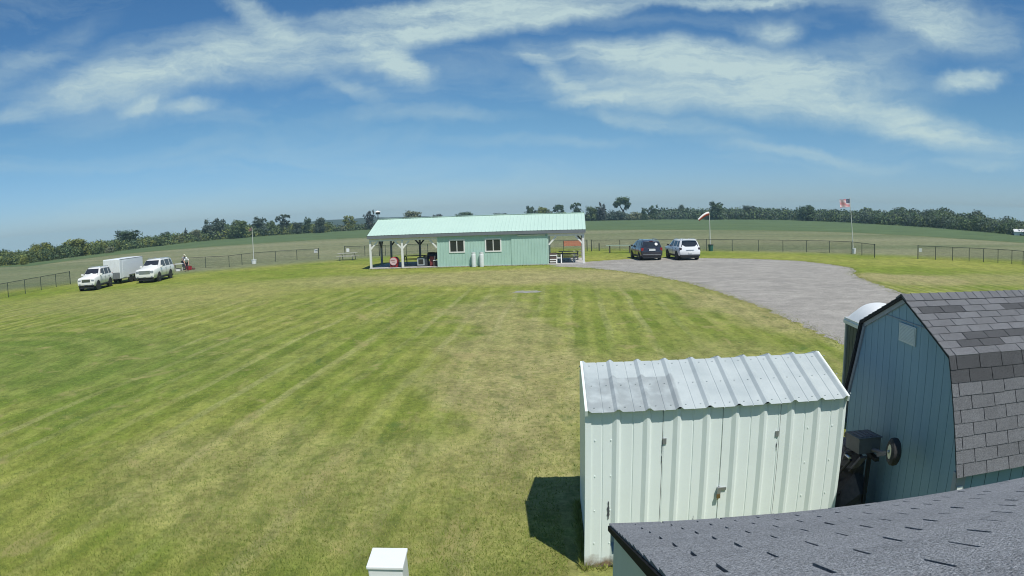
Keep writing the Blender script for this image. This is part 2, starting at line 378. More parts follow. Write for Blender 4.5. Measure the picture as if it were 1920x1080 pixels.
    hh = mm('ADD', mm('MULTIPLY', fine, .7), mm('MULTIPLY', tiny, .5)); l.new(hh, b.inputs['Height']); l.new(b.outputs[0], p.inputs['Normal'])
    return m
LAWN = ground_mat()
g = MB(); rs = [0, 30, 80, 200, 352, 430, 700, 1000]; zs = [0, 0, 0, 0, 0, -8, -12, -16]; ns = 96
g.v.append((0, 0, 0))
for r_, z_ in zip(rs[1:], zs[1:]):
    for k_ in range(ns): a = 2*math.pi*k_/ns; g.v.append((r_*math.cos(a), r_*math.sin(a), z_))
for k_ in range(ns): g.f.append((0, 1+k_, 1+(k_+1) % ns)); g.m.append(0); g.t.append(.5)
for i in range(len(rs)-2):
    for k_ in range(ns):
        q = (k_+1) % ns; g.f.append((1+i*ns+k_, 1+(i+1)*ns+k_, 1+(i+1)*ns+q, 1+i*ns+q)); g.m.append(0); g.t.append(.5)
tag(g.build('ground', LAWN), kind='structure')

def noisy_outline(pts, step, amp, seed):
    rnd = random.Random(seed); o = []
    n_ = len(pts)
    for i in range(n_):
        a, b = Vector(pts[i]), Vector(pts[(i+1) % n_]); L = (b-a).length; c = max(1, int(L/step))
        for j in range(c):
            p = a.lerp(b, j/c); o.append(Vector((p.x+rnd.uniform(-amp, amp), p.y+rnd.uniform(-amp, amp))))
    return o
def sheet(name, outline, z, m, kind='structure'):
    import bmesh
    bm = bmesh.new(); vs = [bm.verts.new((p.x, p.y, z)) for p in outline]
    f = bm.faces.new(vs); bmesh.ops.recalc_face_normals(bm, faces=[f])
    if f.normal.z < 0: f.normal_flip()
    bmesh.ops.triangulate(bm, faces=[f])
    me = bpy.data.meshes.new(name); bm.to_mesh(me); bm.free(); me.materials.append(m)
    o = bpy.data.objects.new(name, me); COL.objects.link(o); return tag(o, kind=kind)
GR = [(1030, 499), (1100, 502), (1200, 513), (1290, 530), (1360, 552), (1430, 577), (1500, 608), (1575, 642)]
gp = [at(*q).to_2d() for q in GR] + [Vector(q) for q in ((10.6, 12), (10.5, 3), (22, 3), (18, 16), (17.6, 24), (18.8, 28.5))] + \
     [at(*q).to_2d() for q in ((1700, 553), (1650, 535), (1612, 520), (1598, 513), (1605, 508), (1592, 501), (1560, 496), (1500, 489), (1400, 485), (1320, 484), (1250, 483.5), (1180, 485.5), (1098, 491))]
CL_A = R(-5.0); CL_O = Vector((-6.06, 57.4, 0)); CU = Vector((math.cos(CL_A), math.sin(CL_A), 0)); CD = Vector((-math.sin(CL_A), math.cos(CL_A), 0))
def club(s, d, z=0.0): return CL_O + CU*s + CD*d + Vector((0, 0, z))
def gravel_mat():
    m = mat('gravel', (.360, .340, .302), (.285, .270, .242), .95, scale=.35, bump=.8, bscale=40, spec=.2)
    n, l = m.node_tree.nodes, m.node_tree.links; p = n['Principled BSDF']
    src = p.inputs['Base Color'].links[0].from_socket
    tcn = [x for x in n if x.type == 'TEX_COORD'][0]
    v = N(n, 'ShaderNodeTexNoise'); v.inputs['Scale'].default_value = 14; v.inputs['Detail'].default_value = 6; v.inputs['Roughness'].default_value = .8; l.new(tcn.outputs['Object'], v.inputs['Vector'])
    mr = N(n, 'ShaderNodeMapRange'); mr.inputs['From Min'].default_value = .3; mr.inputs['From Max'].default_value = .7; mr.inputs['To Min'].default_value = .35; mr.inputs['To Max'].default_value = 1.6; l.new(v.outputs[0], mr.inputs[0])
    mp = N(n, 'ShaderNodeMapping'); mp.inputs['Scale'].default_value = (.4, 1, 1); mp.inputs['Rotation'].default_value = (0, 0, R(-25)); l.new(tcn.outputs['Object'], mp.inputs[0])
    t = N(n, 'ShaderNodeTexNoise'); t.inputs['Scale'].default_value = .9; t.inputs['Detail'].default_value = 4; l.new(mp.outputs[0], t.inputs['Vector'])
    m2 = N(n, 'ShaderNodeMapRange'); m2.inputs['From Min'].default_value = .35; m2.inputs['From Max'].default_value = .65; m2.inputs['To Min'].default_value = .92; m2.inputs['To Max'].default_value = 1.05; l.new(t.outputs[0], m2.inputs[0])
    fg = N(n, 'ShaderNodeTexNoise'); fg.inputs['Scale'].default_value = 1.3; fg.inputs['Detail'].default_value = 12; fg.inputs['Roughness'].default_value = .85; l.new(tcn.outputs['Object'], fg.inputs['Vector'])
    fm = N(n, 'ShaderNodeMapRange'); fm.inputs['From Min'].default_value = .36; fm.inputs['From Max'].default_value = .64; fm.inputs['To Min'].default_value = .72; fm.inputs['To Max'].default_value = 1.25; l.new(fg.outputs[0], fm.inputs[0])
    mu0 = N(n, 'ShaderNodeMath', operation='MULTIPLY'); l.new(mr.outputs[0], mu0.inputs[0]); l.new(m2.outputs[0], mu0.inputs[1])
    mu = N(n, 'ShaderNodeMath', operation='MULTIPLY'); l.new(mu0.outputs[0], mu.inputs[0]); l.new(fm.outputs[0], mu.inputs[1])
    s = N(n, 'ShaderNodeVectorMath', operation='SCALE'); l.new(src, s.inputs[0]); l.new(mu.outputs[0], s.inputs['Scale']); l.new(s.outputs[0], p.inputs['Base Color'])
    return m
sheet('gravel_lot', noisy_outline(gp, .28, .17, 3), .004, gravel_mat())
# bare stony spot in the lawn
c = at(990, 547); rnd = random.Random(4)
pp = [Vector((c.x + (0.75+rnd.uniform(-.2, .2))*math.cos(a), c.y + (.55+rnd.uniform(-.18, .18))*math.sin(a))) for a in [2*math.pi*i/22 for i in range(22)]]
sheet('bare_ground', pp, .004, mat('bare_spot', (.33, .32, .30), (.22, .22, .16), .95, scale=3, bump=.6))
# crop field
CNEAR = [(-60, 505), (60, 498.5), (200, 479.5), (300, 470), (400, 462), (500, 455.5), (600, 449.5), (691, 445), (900, 436), (1100, 431), (1300, 431), (1500, 433), (1600, 436), (1700, 441.5), (1800, 447.5), (1900, 454), (1980, 460)]
CFAR = [(1980, 448), (1900, 441), (1800, 431), (1700, 424), (1600, 417.5), (1500, 413.5), (1300, 411.5), (1100, 413.5), (900, 420), (691, 431), (600, 436), (500, 443), (400, 451), (300, 462), (200, 474.5), (120, 487), (40, 497), (-60, 503.5)]
def crop_mat():
    m = mat('crop_leaves', (.102, .146, .056), (.078, .120, .046), .8, scale=.06, bump=.0, spec=.2)
    n, l = m.node_tree.nodes, m.node_tree.links; p = n['Principled BSDF']; src = p.inputs['Base Color'].links[0].from_socket
    tcn = [x for x in n if x.type == 'TEX_COORD'][0]
    mp = N(n, 'ShaderNodeMapping'); mp.inputs['Scale'].default_value = (.15, 1, 1); mp.inputs['Rotation'].default_value = (0, 0, R(5)); l.new(tcn.outputs['Object'], mp.inputs[0])
    t = N(n, 'ShaderNodeTexNoise'); t.inputs['Scale'].default_value = .5; t.inputs['Detail'].default_value = 6; t.inputs['Roughness'].default_value = .7; l.new(mp.outputs[0], t.inputs['Vector'])
    mr = N(n, 'ShaderNodeMapRange'); mr.inputs['From Min'].default_value = .3; mr.inputs['From Max'].default_value = .7; mr.inputs['To Min'].default_value = .75; mr.inputs['To Max'].default_value = 1.3; l.new(t.outputs[0], mr.inputs[0])
    s = N(n, 'ShaderNodeVectorMath', operation='SCALE'); l.new(src, s.inputs[0]); l.new(mr.outputs[0], s.inputs['Scale']); l.new(s.outputs[0], p.inputs['Base Color']); return m
cn = [at(*q).to_2d() for q in CNEAR]; cf = [at(*q).to_2d()*1.04 for q in CFAR]
sheet('crop_field', noisy_outline(cn+cf, 4, .35, 5), .03, crop_mat())
# unmown pale strip along the crop's near edge
st = [p*0.985 for p in cn]; st2 = [p*1.012 for p in cn][::-1]
sheet('grass_verge', noisy_outline(st+st2, 3, .3, 6), .012, mat('verge_grass', (.19, .21, .075), (.13, .165, .055), .95, scale=.4))

# ------------------------------------------------------------------ grass blades in the near lawn
def blade_mat():
    m = bpy.data.materials.new('grass_blade'); m.use_nodes = True; n, l = m.node_tree.nodes, m.node_tree.links
    p = n['Principled BSDF']; p.inputs['Roughness'].default_value = .8; p.inputs['Specular IOR Level'].default_value = .15
    a = N(n, 'ShaderNodeAttribute', attribute_name='tone'); rmp = N(n, 'ShaderNodeValToRGB'); l.new(a.outputs['Fac'], rmp.inputs[0])
    e = rmp.color_ramp.elements; e[0].position = 0; e[0].color = (.10, .145, .03, 1); e[1].position = 1; e[1].color = (.35, .33, .11, 1)
    x = rmp.color_ramp.elements.new(.5); x.color = (.19, .245, .042, 1)
    l.new(rmp.outputs[0], p.inputs['Base Color']); return m
def grass_blades(n=90000):
    rg = np.random.default_rng(3)
    az = rg.uniform(-.90, .62, n*2); d = 6.0*np.exp(np.abs(rg.normal(0, .42, n*2))*1.2)
    x, y = d*np.sin(az), d*np.cos(az)
    keep = ~((x > .6) & (x < 9) & (y < 10)) & ~((x > 9.3) & (y > 2)) & (y < 30) & ~((x > -1.6) & (x < -.9) & (y < 6.2))
    x, y, d = x[keep][:n], y[keep][:n], d[keep][:n]; n = len(x)
    # clumpy: pull half towards clump centres
    h = rg.uniform(.018, .045, n); w = rg.uniform(.003, .007, n)*np.clip(d/10, 1, 2); a = rg.uniform(0, 2*np.pi, n)
    n0 = n
    def along(pts, k_, wd, h0, h1):
        P_ = np.array([(p.x, p.y) for p in pts]); sg = np.diff(P_, axis=0); ln = np.hypot(sg[:, 0], sg[:, 1]); i = rg.choice(len(sg), k_, p=ln/ln.sum()); f = rg.uniform(0, 1, (k_, 1))
        q = P_[i]+sg[i]*f; c_ = rg.normal(0, wd, (k_, 2)); return q[:, 0]+c_[:, 0], q[:, 1]+c_[:, 1], rg.uniform(h0, h1, k_)
    for (pl, k_, wd, h0, h1) in (([Vector((.78, 7.50)), Vector((.90, 9.6))], 1600, .035, .05, .14), ([Vector((.80, 7.50)), Vector((3.9, 7.34))], 900, .03, .04, .12), (gp[1:11], 9000, .30, .012, .040), (gp[14:24], 5000, .30, .012, .040),
                                 ([Vector((-1.3, 5.75)), Vector((-1.15, 5.66))], 250, .07, .04, .12), ([club(-5.9, -.12), club(9.2, -.12)], 3500, .06, .03, .10)):
        xx, yy, hh = along(pl, k_, wd, h0, h1); x, y, h = np.concatenate([x, xx]), np.concatenate([y, yy]), np.concatenate([h, hh])
        w = np.concatenate([w, rg.uniform(.004, .008, k_)*np.clip(np.hypot(xx, yy)/10, 1, 2.5)]); a = np.concatenate([a, rg.uniform(0, 2*np.pi, k_)])
    n = len(x)
    lean = rg.uniform(.2, 1.1, n)*h; b = rg.uniform(0, 2*np.pi, n)
    v = np.zeros((n, 3, 3), np.float32)
    v[:, 0] = np.stack([x-w*np.cos(a), y-w*np.sin(a), np.zeros(n)], 1); v[:, 1] = np.stack([x+w*np.cos(a), y+w*np.sin(a), np.zeros(n)], 1)
    v[:, 2] = np.stack([x+lean*np.cos(b), y+lean*np.sin(b), h], 1)
    me = bpy.data.meshes.new('grass'); me.vertices.add(n*3); me.vertices.foreach_set('co', v.ravel())
    me.loops.add(n*3); me.loops.foreach_set('vertex_index', np.arange(n*3, dtype=np.int32))
    me.polygons.add(n); me.polygons.foreach_set('loop_start', np.arange(0, n*3, 3, dtype=np.int32))
    me.update(); me.validate()
    # dry and green blades follow slow patches and the mowing lanes
    lane = np.sin((x*.996-y*.085+.7)*2*np.pi/2.35)
    pat = np.sin(x*.55+1.3*np.sin(y*.4))*np.sin(y*.47+1.1*np.sin(x*.36)) + .35*lane
    t = np.clip(.46 + .16*pat + rg.normal(0, .22, n), 0, 1)
    t[n0:] = np.clip(rg.normal(.72, .2, n-n0), .2, 1)
    at_ = me.attributes.new('tone', 'FLOAT', 'FACE'); at_.data.foreach_set('value', t.astype(np.float32))
    me.materials.append(blade_mat()); o = bpy.data.objects.new('grass', me); COL.objects.link(o)
    tag(o, 'short mown grass with green and straw coloured blades across the near lawn', 'grass', kind='stuff')
grass_blades()

# ------------------------------------------------------------------ ribbed sheet metal
def ribbed(mb, x0, x1, fn, pitch=.355, rib=.028, first=0.0, m=0, minor=True, back=0.0, lw=.05, tw=.03, rw=.025):
    """profile running along x with raised ribs; fn(x, h) -> (bottom point, top point) at profile height h"""
    pr = [(x0, 0.0)]; xk = first
    while xk < x1 + pitch:
        seq = [(xk-tw/2-lw, 0), (xk-tw/2, rib), (xk+tw/2, rib), (xk+tw/2+rw, 0)]
        if minor:
            c_ = xk+pitch/2; seq += [(c_-.010, 0), (c_-.005, -.006), (c_+.005, -.006), (c_+.010, 0)]
        for q in seq:
            if x0 < q[0] < x1: pr.append(q)
        xk += pitch
    pr.append((x1, 0.0))
    for (xa, ha), (xb, hb) in zip(pr, pr[1:]):
        a0, a1 = fn(xa, ha); b0, b1 = fn(xb, hb)
        mb.quad(a0, b0, b1, a1, m)

# ------------------------------------------------------------------ white metal shed (near)
def white_shed():
    t = thing('metal_shed', (.80, 7.55, 0), 'white ribbed metal shed with double doors beside the blue barn shed', 'shed', rz=R(-2.9))
    wm = mat('shed_white_metal', (.79, .86, .82), (.73, .80, .76), .42, scale=1.3, bump=.02)
    n, l = wm.node_tree.nodes, wm.node_tree.links; p = n['Principled BSDF']; src = p.inputs['Base Color'].links[0].from_socket
    tcn = [x for x in n if x.type == 'TEX_COORD'][0]; s = N(n, 'ShaderNodeSeparateXYZ'); l.new(tcn.outputs['Object'], s.inputs[0])
    nz = N(n, 'ShaderNodeTexNoise'); nz.inputs['Scale'].default_value = 7; nz.inputs['Detail'].default_value = 6; l.new(tcn.outputs['Object'], nz.inputs['Vector'])
    ad = N(n, 'ShaderNodeMath', operation='MULTIPLY_ADD'); l.new(nz.outputs[0], ad.inputs[0]); ad.inputs[1].default_value = -.5; l.new(s.outputs[2], ad.inputs[2])
    mr = N(n, 'ShaderNodeMapRange'); mr.inputs['From Min'].default_value = -.05; mr.inputs['From Max'].default_value = -.24; l.new(ad.outputs[0], mr.inputs[0])
    mx = N(n, 'ShaderNodeMix', data_type='RGBA'); l.new(mr.outputs[0], mx.inputs[0]); l.new(src, mx.inputs[6]); mx.inputs[7].default_value = (.24, .17, .11, 1)
    l.new(mx.outputs[2], p.inputs['Base Color'])          # rust and splashed soil at the foot
    D, Wd, EZ, RZ, oh = 2.08, 3.22, 2.095, 2.395, .08
    def front(x0, x1, z0=.03, z1=2.075, y=0.0):
        return lambda x, h: ((x, y-h, z0), (x, y-h, z1))
    mb = MB()
    ribbed(mb, .02, .885, front(.02, .885), first=.005); ribbed(mb, 2.345, Wd-.02, front(2.345, Wd-.02), first=.005)
    # returns, back, sides
    mb.quad((.02, 0, .03), (.02, 0, 2.075), (.02, D, 2.075), (.02, D, .03)); mb.quad((Wd-.02, 0, .03), (Wd-.02, D, .03), (Wd-.02, D, 2.075), (Wd-.02, 0, 2.075))
    mb.quad((.02, D, .03), (.02, D, 2.075), (Wd-.02, D, 2.075), (Wd-.02, D, .03))
    for x in (.02, Wd-.02): mb.add([(x, 0, 2.075), (x, D, 2.075), (x, D/2, 2.35)], [(0, 1, 2)])
    for zz_ in (.35, .8, 1.25, 1.7):
        for xx_ in (.10, .285, 2.52, 2.72, 3.06):
            mb.box(xx_-.006, xx_+.006, -.007, .001, zz_-.006, zz_+.006)
    mb.build('wall', wm, t)
    k_ = MB(); k_.box(.87, 2.36, .03, .05, .04, 2.07); k_.build('door_opening', M['black'], t)
    for (x0, x1, nm) in ((.891, 1.6065, 'l'), (1.6135, 2.339, 'r')):
        d = MB(); ribbed(d, x0, x1, front(x0, x1, .07, 2.055, -.004), first=.005)
        d.quad((x0, -.004, .07), (x0, .02, .07), (x0, .02, 2.055), (x0, -.004, 2.055)); d.quad((x1, .02, .07), (x1, -.004, .07), (x1, -.004, 2.055), (x1, .02, 2.055))
        do = d.build('door', wm, t)
        for zz_ in (.25, 1.66):
            h = MB(); xx_ = x0+.02 if nm == 'l' else x1-.03
            if nm == 'r' or zz_ > 1:
                h.box(xx_-.022, xx_+.022, -.016, -.005, zz_-.035, zz_+.035); h.build('hinge', M['steel'], do)
        if nm == 'r':
            h = MB(); h.box(1.60, 1.70, -.022, -.005, .985, 1.02); h.box(1.585, 1.625, -.05, -.006, .95, 1.03); h.tube([(1.604, -.03, .94), (1.604, -.045, .90), (1.59, -.03, .87)], .012, 8)
            h.build('hasp', M['steel'], do)
            h = MB(); h.box(1.578, 1.622, -.06, -.035, .895, .945); h.build('padlock', mat('brass', (.32, .22, .10), (.22, .15, .07), .45, .6), do)
    # paint flaked off, bare dark metal
    for (cx, cz, w_, h_) in ((.265, .80, .032, .24), (2.315, 1.50, .012, .11), (1.31, .62, .010, .09), (.885, 1.50, .010, .26)):
        rn = random.Random(int(cx*100)); q = MB(); L_, R_ = [], []
        for i in range(9):
            z_ = cz+h_/2-h_*i/8; ww = w_*(.35+.65*rn.random())*(1 if 0 < i < 7 else .4)
            L_.append((cx-ww/2+rn.uniform(-.004, .004), -.0075, z_)); R_.append((cx+ww/2, -.0075, z_))
        for i in range(8): q.quad(L_[i+1], R_[i+1], R_[i], L_[i])
        q.build('flaked_paint', mat('flaked_metal', (.09, .10, .12), (.05, .055, .06), .6), t)
    tr = MB(); tr.box(-.015, .055, -.012, .02, .0, 2.075); tr.box(-.015, .019, .02, .1, .0, 2.075); tr.build('corner_trim', wm, t)
    tr = MB(); tr.box(Wd-.055, Wd+.01, -.012, .02, .0, 2.075); tr.box(Wd-.03, Wd+.01, .02, .1, .0, 2.075); tr.build('corner_trim', wm, t)
    sill = MB(); sill.box(.0, Wd, .0, D, -.02, .028); sill.build('base_rail', mat('rusty_rail', (.14, .09, .06), (.22, .19, .16), .8, scale=9), t)
    # roof: two ribbed slopes, wavy at the eave
    rm = mat('shed_roof_metal', (.49, .54, .53), (.38, .43, .43), .42, scale=2.2, bump=.03)
    n, l = rm.node_tree.nodes, rm.node_tree.links; p = n['Principled BSDF']; src = p.inputs['Base Color'].links[0].from_socket
    tcn = [x for x in n if x.type == 'TEX_COORD'][0]; s = N(n, 'ShaderNodeSeparateXYZ'); l.new(tcn.outputs['Object'], s.inputs[0])
    nz = N(n, 'ShaderNodeTexNoise'); nz.inputs['Scale'].default_value = 5; nz.inputs['Detail'].default_value = 7; l.new(tcn.outputs['Object'], nz.inputs['Vector'])
    def step(sock, lo, hi):
        a = N(n, 'ShaderNodeMapRange'); a.inputs['From Min'].default_value = lo; a.inputs['From Max'].default_value = hi; l.new(sock, a.inputs[0]); return a.outputs[0]
    def mul(a, b):
        q = N(n, 'ShaderNodeMath', operation='MULTIPLY'); l.new(a, q.inputs[0])
        if isinstance(b, float): q.inputs[1].default_value = b
        else: l.new(b, q.inputs[1])
        return q.outputs[0]
    worn = mul(mul(step(s.outputs[0], 1.12, 1.09), step(s.outputs[1], .66, .64)), step(nz.outputs[0], .30, .55))   # one older, greyer lower sheet
    mx = N(n, 'ShaderNodeMix', data_type='RGBA'); l.new(mul(worn, .62), mx.inputs[0]); l.new(src, mx.inputs[6]); mx.inputs[7].default_value = (.24, .265, .265, 1)
    l.new(mx.outputs[2], p.inputs['Base Color'])
    r = MB(); ym = D/2
    sl = Vector((0, ym+oh, RZ-EZ)).normalized(); nf = Vector((0, -sl.z, sl.y)); nb = Vector((0, sl.z, sl.y))
    e0 = Vector((0, -oh, EZ-.035)); rg_ = Vector((0, ym, RZ)); e1 = Vector((0, D+oh, EZ-.035))
    X_ = lambda x: Vector((x, 0, 0))
    ribbed(r, .0, Wd, lambda x, h: (e0+X_(x)+nf*h, rg_+X_(x)+nf*h), first=.005, rib=.032, lw=.04, tw=.02, rw=.04)
    ribbed(r, .0, Wd, lambda x, h: (rg_+X_(x)+nb*h, e1+X_(x)+nb*h), first=.005, rib=.032, lw=.04, tw=.02, rw=.04)
    for i in range(19):
        for f_ in (.08, .5, .92):
            c_ = e0.lerp(rg_, f_) + X_(.09+.1775*i) + nf*.004
            r.box(c_.x-.007, c_.x+.007, c_.y-.007, c_.y+.007, c_.z-.004, c_.z+.006)
    r.build('roof', rm, t)
    for xx_ in (Wd+.004, -.004):
        f = MB(); f.bar(e0+X_(xx_)-nf*.01, rg_+X_(xx_)-nf*.01, .03, .07, 0, up=nf); f.build('rake_trim', wm, t)
white_shed()

# ------------------------------------------------------------------ shingles
def shingles(mb, o, a, b, n, length, rows, tab, ex, gap, shift, tone, u0=0.0, skip=None):
    for r_ in range(rows):
        v0 = r_*ex; v1 = v0+ex+.012; k_ = -2
        while True:
            ua = u0 + (k_ + (r_ % 2)*.5)*tab + shift*r_; ub = ua+tab-gap; k_ += 1
            if ua > length: break
            ua, ub = max(ua, 0), min(ub, length)
            if ub-ua < .01: continue
            jb = random.uniform(-.004, .004)
            P = lambda u, v, h: o+a*u+b*v+n*h
            hb = .012 + random.uniform(-.001, .002)
            vs = [P(ua, v0+jb, hb), P(ub, v0+jb, hb), P(ub, v1, .004), P(ua, v1, .004), P(ua, v0+jb, 0), P(ub, v0+jb, 0), P(ub, v1, -.002), P(ua, v1, -.002)]
            mb.add(vs, [(0, 1, 2, 3), (0, 4, 5, 1), (1, 5, 6, 2), (3, 7, 4, 0)], 0, tone(r_, (ua+ub)/2))
def granules(name, c1, c2, tone=.35):
    m = mat(name, c1, c2, .95, scale=3, tone=tone, bump=.6, bscale=160, spec=.2)
    n, l = m.node_tree.nodes, m.node_tree.links; p = n['Principled BSDF']; src = p.inputs['Base Color'].links[0].from_socket
    tcn = [x for x in n if x.type == 'TEX_COORD'][0]; mp = N(n, 'ShaderNodeTexNoise'); mp.inputs['Scale'].default_value = 95; mp.inputs['Detail'].default_value = 3; mp.inputs['Roughness'].default_value = .8
    l.new(tcn.outputs['Object'], mp.inputs['Vector']); mr = N(n, 'ShaderNodeMapRange'); mr.inputs['From Min'].default_value = .3; mr.inputs['From Max'].default_value = .7; mr.inputs['To Min'].default_value = .45; mr.inputs['To Max'].default_value = 1.6
    l.new(mp.outputs[0], mr.inputs[0]); s = N(n, 'ShaderNodeVectorMath', operation='SCALE'); l.new(src, s.inputs[0]); l.new(mr.outputs[0], s.inputs['Scale']); l.new(s.outputs[0], p.inputs['Base Color'])
    return m
UNDER = mat('roof_underlay', (.018, .019, .022), (.014, .015, .018), .9, scale=8)

# ------------------------------------------------------------------ blue barn shed
def blue_shed():
    L = 5.8
    t = thing('barn_shed', (4.688, 5.582, 0), 'blue wooden barn shed with grey shingled gambrel roof and gable vent', 'shed', rz=R(-4.2))
    bl = mat('blue_siding', (.225, .35, .43), (.185, .30, .375), .7, scale=1.6, bump=.25, bscale=14, stretch=(1, 1, .15))
    gr = mat('blue_grey_trim', (.30, .33, .37), (.24, .27, .31), .65, scale=3)
    prof = [(0, 1.548), (.483, 2.765), (1.75, 3.271), (3.017, 2.765), (3.50, 1.548)]
    def top(y):
        for (a, za), (b, zb) in zip(prof, prof[1:]):
            if a <= y <= b: return za+(zb-za)*(y-a)/(b-a)
        return 1.55
    w = MB(); y0, y1 = .093, 3.407; step = .2035; y = y0
    cuts = [y0]
    while y < y1: y += step; cuts.append(min(y, y1))
    for a, b in zip(cuts, cuts[1:]):          # gable boards with open grooves
        a2, b2 = a+.004, b-.004
        ys = [a2] + [p_[0] for p_ in prof if a2 < p_[0] < b2] + [b2]
        lo = [(0, q, .05) for q in ys]; hi = [(0, q, top(q)-.035) for q in ys]
        w.add(lo+hi[::-1], [tuple(range(len(ys)*2))[::-1]])
        for q in (a2, b2): w.quad((0, q, .05), (.014, q, .05), (.014, q, top(q)-.035), (0, q, top(q)-.035))
    w.add([(.013, q, .05) for q in (y0, y1)] + [(.013, q, top(q)-.04) for q in (y1, 3.017, 1.75, .483, y0)], [(6, 5, 4, 3, 2, 1, 0)], 1)
    x = .02
    while x < L:                                   # side boards
        w.quad((x, .09, .05), (x+.195, .09, .05), (x+.195, .09, 1.67), (x, .09, 1.67)); x += .2035
    w.quad((0.02, .104, .05), (L, .104, .05), (L, .104, 1.67), (.02, .104, 1.67), 1)
    w.quad((.02, 3.407, .05), (.02, 3.407, 1.67), (L, 3.407, 1.67), (L, 3.407, .05))
    w.add([(L, y0, .05), (L, y1, .05)] + [(L, q, top(q)-.04) for q in (y1, 3.017, 1.75, .483, y0)], [(0, 1, 2, 3, 4, 5, 6)])
    w.build('wall', [bl, mat('groove_dark', (.05, .075, .095), None, .9)], t)
    s = MB(); s.box(-.010, -.001, 1.14, 2.36, 2.952, 2.962); s.build('flashing', gr, t)
    v = MB(); v.box(-.02, -.001, 1.42, 1.873, 2.699, 2.926); vo = v.build('vent', mat('vent_frame', (.58, .63, .62), None, .6), t)
    v = MB()
    for i in range(12): v.box(-.027, -.021, 1.44, 1.853, 2.712+i*.017, 2.7215+i*.017)
    v.build('louvre', mat('vent_slat', (.66, .71, .69), None, .6), vo)
    # rake trim boards along the gable
    for i in range(4):
        (ya, za), (yb, zb) = prof[i], prof[i+1]
        d = Vector((0, yb-ya, zb-za)).normalized(); nn = Vector((0, -d.z, d.y))
        a = Vector((-.016, ya, za))-nn*.05; b = Vector((-.016, yb, zb))-nn*.05
        if i > 1:
            q = MB(); q.bar(a, b, .07, .03, 0, up=(1, 0, 0)); q.build('rake_board', gr, t)
    c = MB(); c.box(-.016, -.001, .078, .175, .05, 1.56); c.box(-.016, .11, .072, .0905, .05, 1.56); co = c.build('corner_board', gr, t)
    c = MB(); c.box(.0, .08, .062, .070, 1.335, 1.41); c.build('label_plate', M['white_plastic'], co)
    # roof deck and shingles
    sh = granules('grey_shingle', (.132, .136, .142), (.110, .113, .118), .46)
    deck = MB(); ov = .07
    for i in range(4):
        (ya, za), (yb, zb) = prof[i], prof[i+1]
        d = Vector((0, yb-ya, zb-za)).normalized(); nn = Vector((0, -d.z, d.y))
        A0, B0 = Vector((-ov, ya, za)), Vector((-ov, yb, zb))
        A1, B1 = A0+Vector((L+ov, 0, 0)), B0+Vector((L+ov, 0, 0))
        vs = [A0, B0, B1, A1] + [p_-nn*.03 for p_ in (A0, B0, B1, A1)]
        deck.add(vs, [(0, 3, 2, 1), (4, 5, 6, 7), (0, 1, 5, 4), (0, 4, 7, 3), (1, 2, 6, 5), (2, 3, 7, 6)])
    ro = deck.build('roof', UNDER, t)
    rn = random.Random(11)
    base = {}
    def tone_low(r_, u):
        if r_ >= 7: return .02 + rn.random()*.08       # newer dark courses at the break
        return .55 + rn.random()*.22
    dark_up = [(2, .45, 1.5), (1, .30, 1.1), (1, 2.4, 3.4), (2, 2.6, 3.2), (6, .15, .75), (6, 1.3, 2.5), (0, 2.9, 3.6)]
    def tone_up(r_, u):
        for q in dark_up:
            if r_ == q[0] and q[1] < u < q[2]: return .08 + rn.random()*.08
        return .62 + rn.random()*.25
    for i, tf in ((0, tone_low), (1, tone_up), (2, tone_up), (3, tone_low)):
        (ya, za), (yb, zb) = prof[i], prof[i+1]
        if i > 1: (ya, za), (yb, zb) = prof[i+1], prof[i]
        d = Vector((0, yb-ya, zb-za)); ln = d.length; d.normalize(); nn = Vector((0, -d.z, d.y)) if i < 2 else Vector((0, d.z, -d.y))
        if nn.z < 0: nn = -nn
        q = MB(); rows = 9
        shingles(q, Vector((-ov-.01, ya, za))+nn*.002, Vector((1, 0, 0)), d, nn, L+.05, rows, .343, ln/rows, .010, 0, tf, u0=.1)
        q.build('shingle_course', sh, ro)
    cap = MB(); u = -.08                                # ridge caps
    while u < L-.1:
        tn = .65+rn.random()*.25
        cap.add([(u, 1.60, 3.233), (u+.17, 1.60, 3.227), (u+.17, 1.75, 3.293), (u, 1.75, 3.301), (u, 1.90, 3.233), (u+.17, 1.90, 3.227), (u, 1.60, 3.221), (u, 1.75, 3.283), (u, 1.90, 3.221)],
                [(0, 1, 2, 3), (3, 2, 5, 4), (0, 3, 7, 6), (3, 4, 8, 7)], 0, tn); u += .145
    cap.build('ridge_cap', sh, ro)
blue_shed()

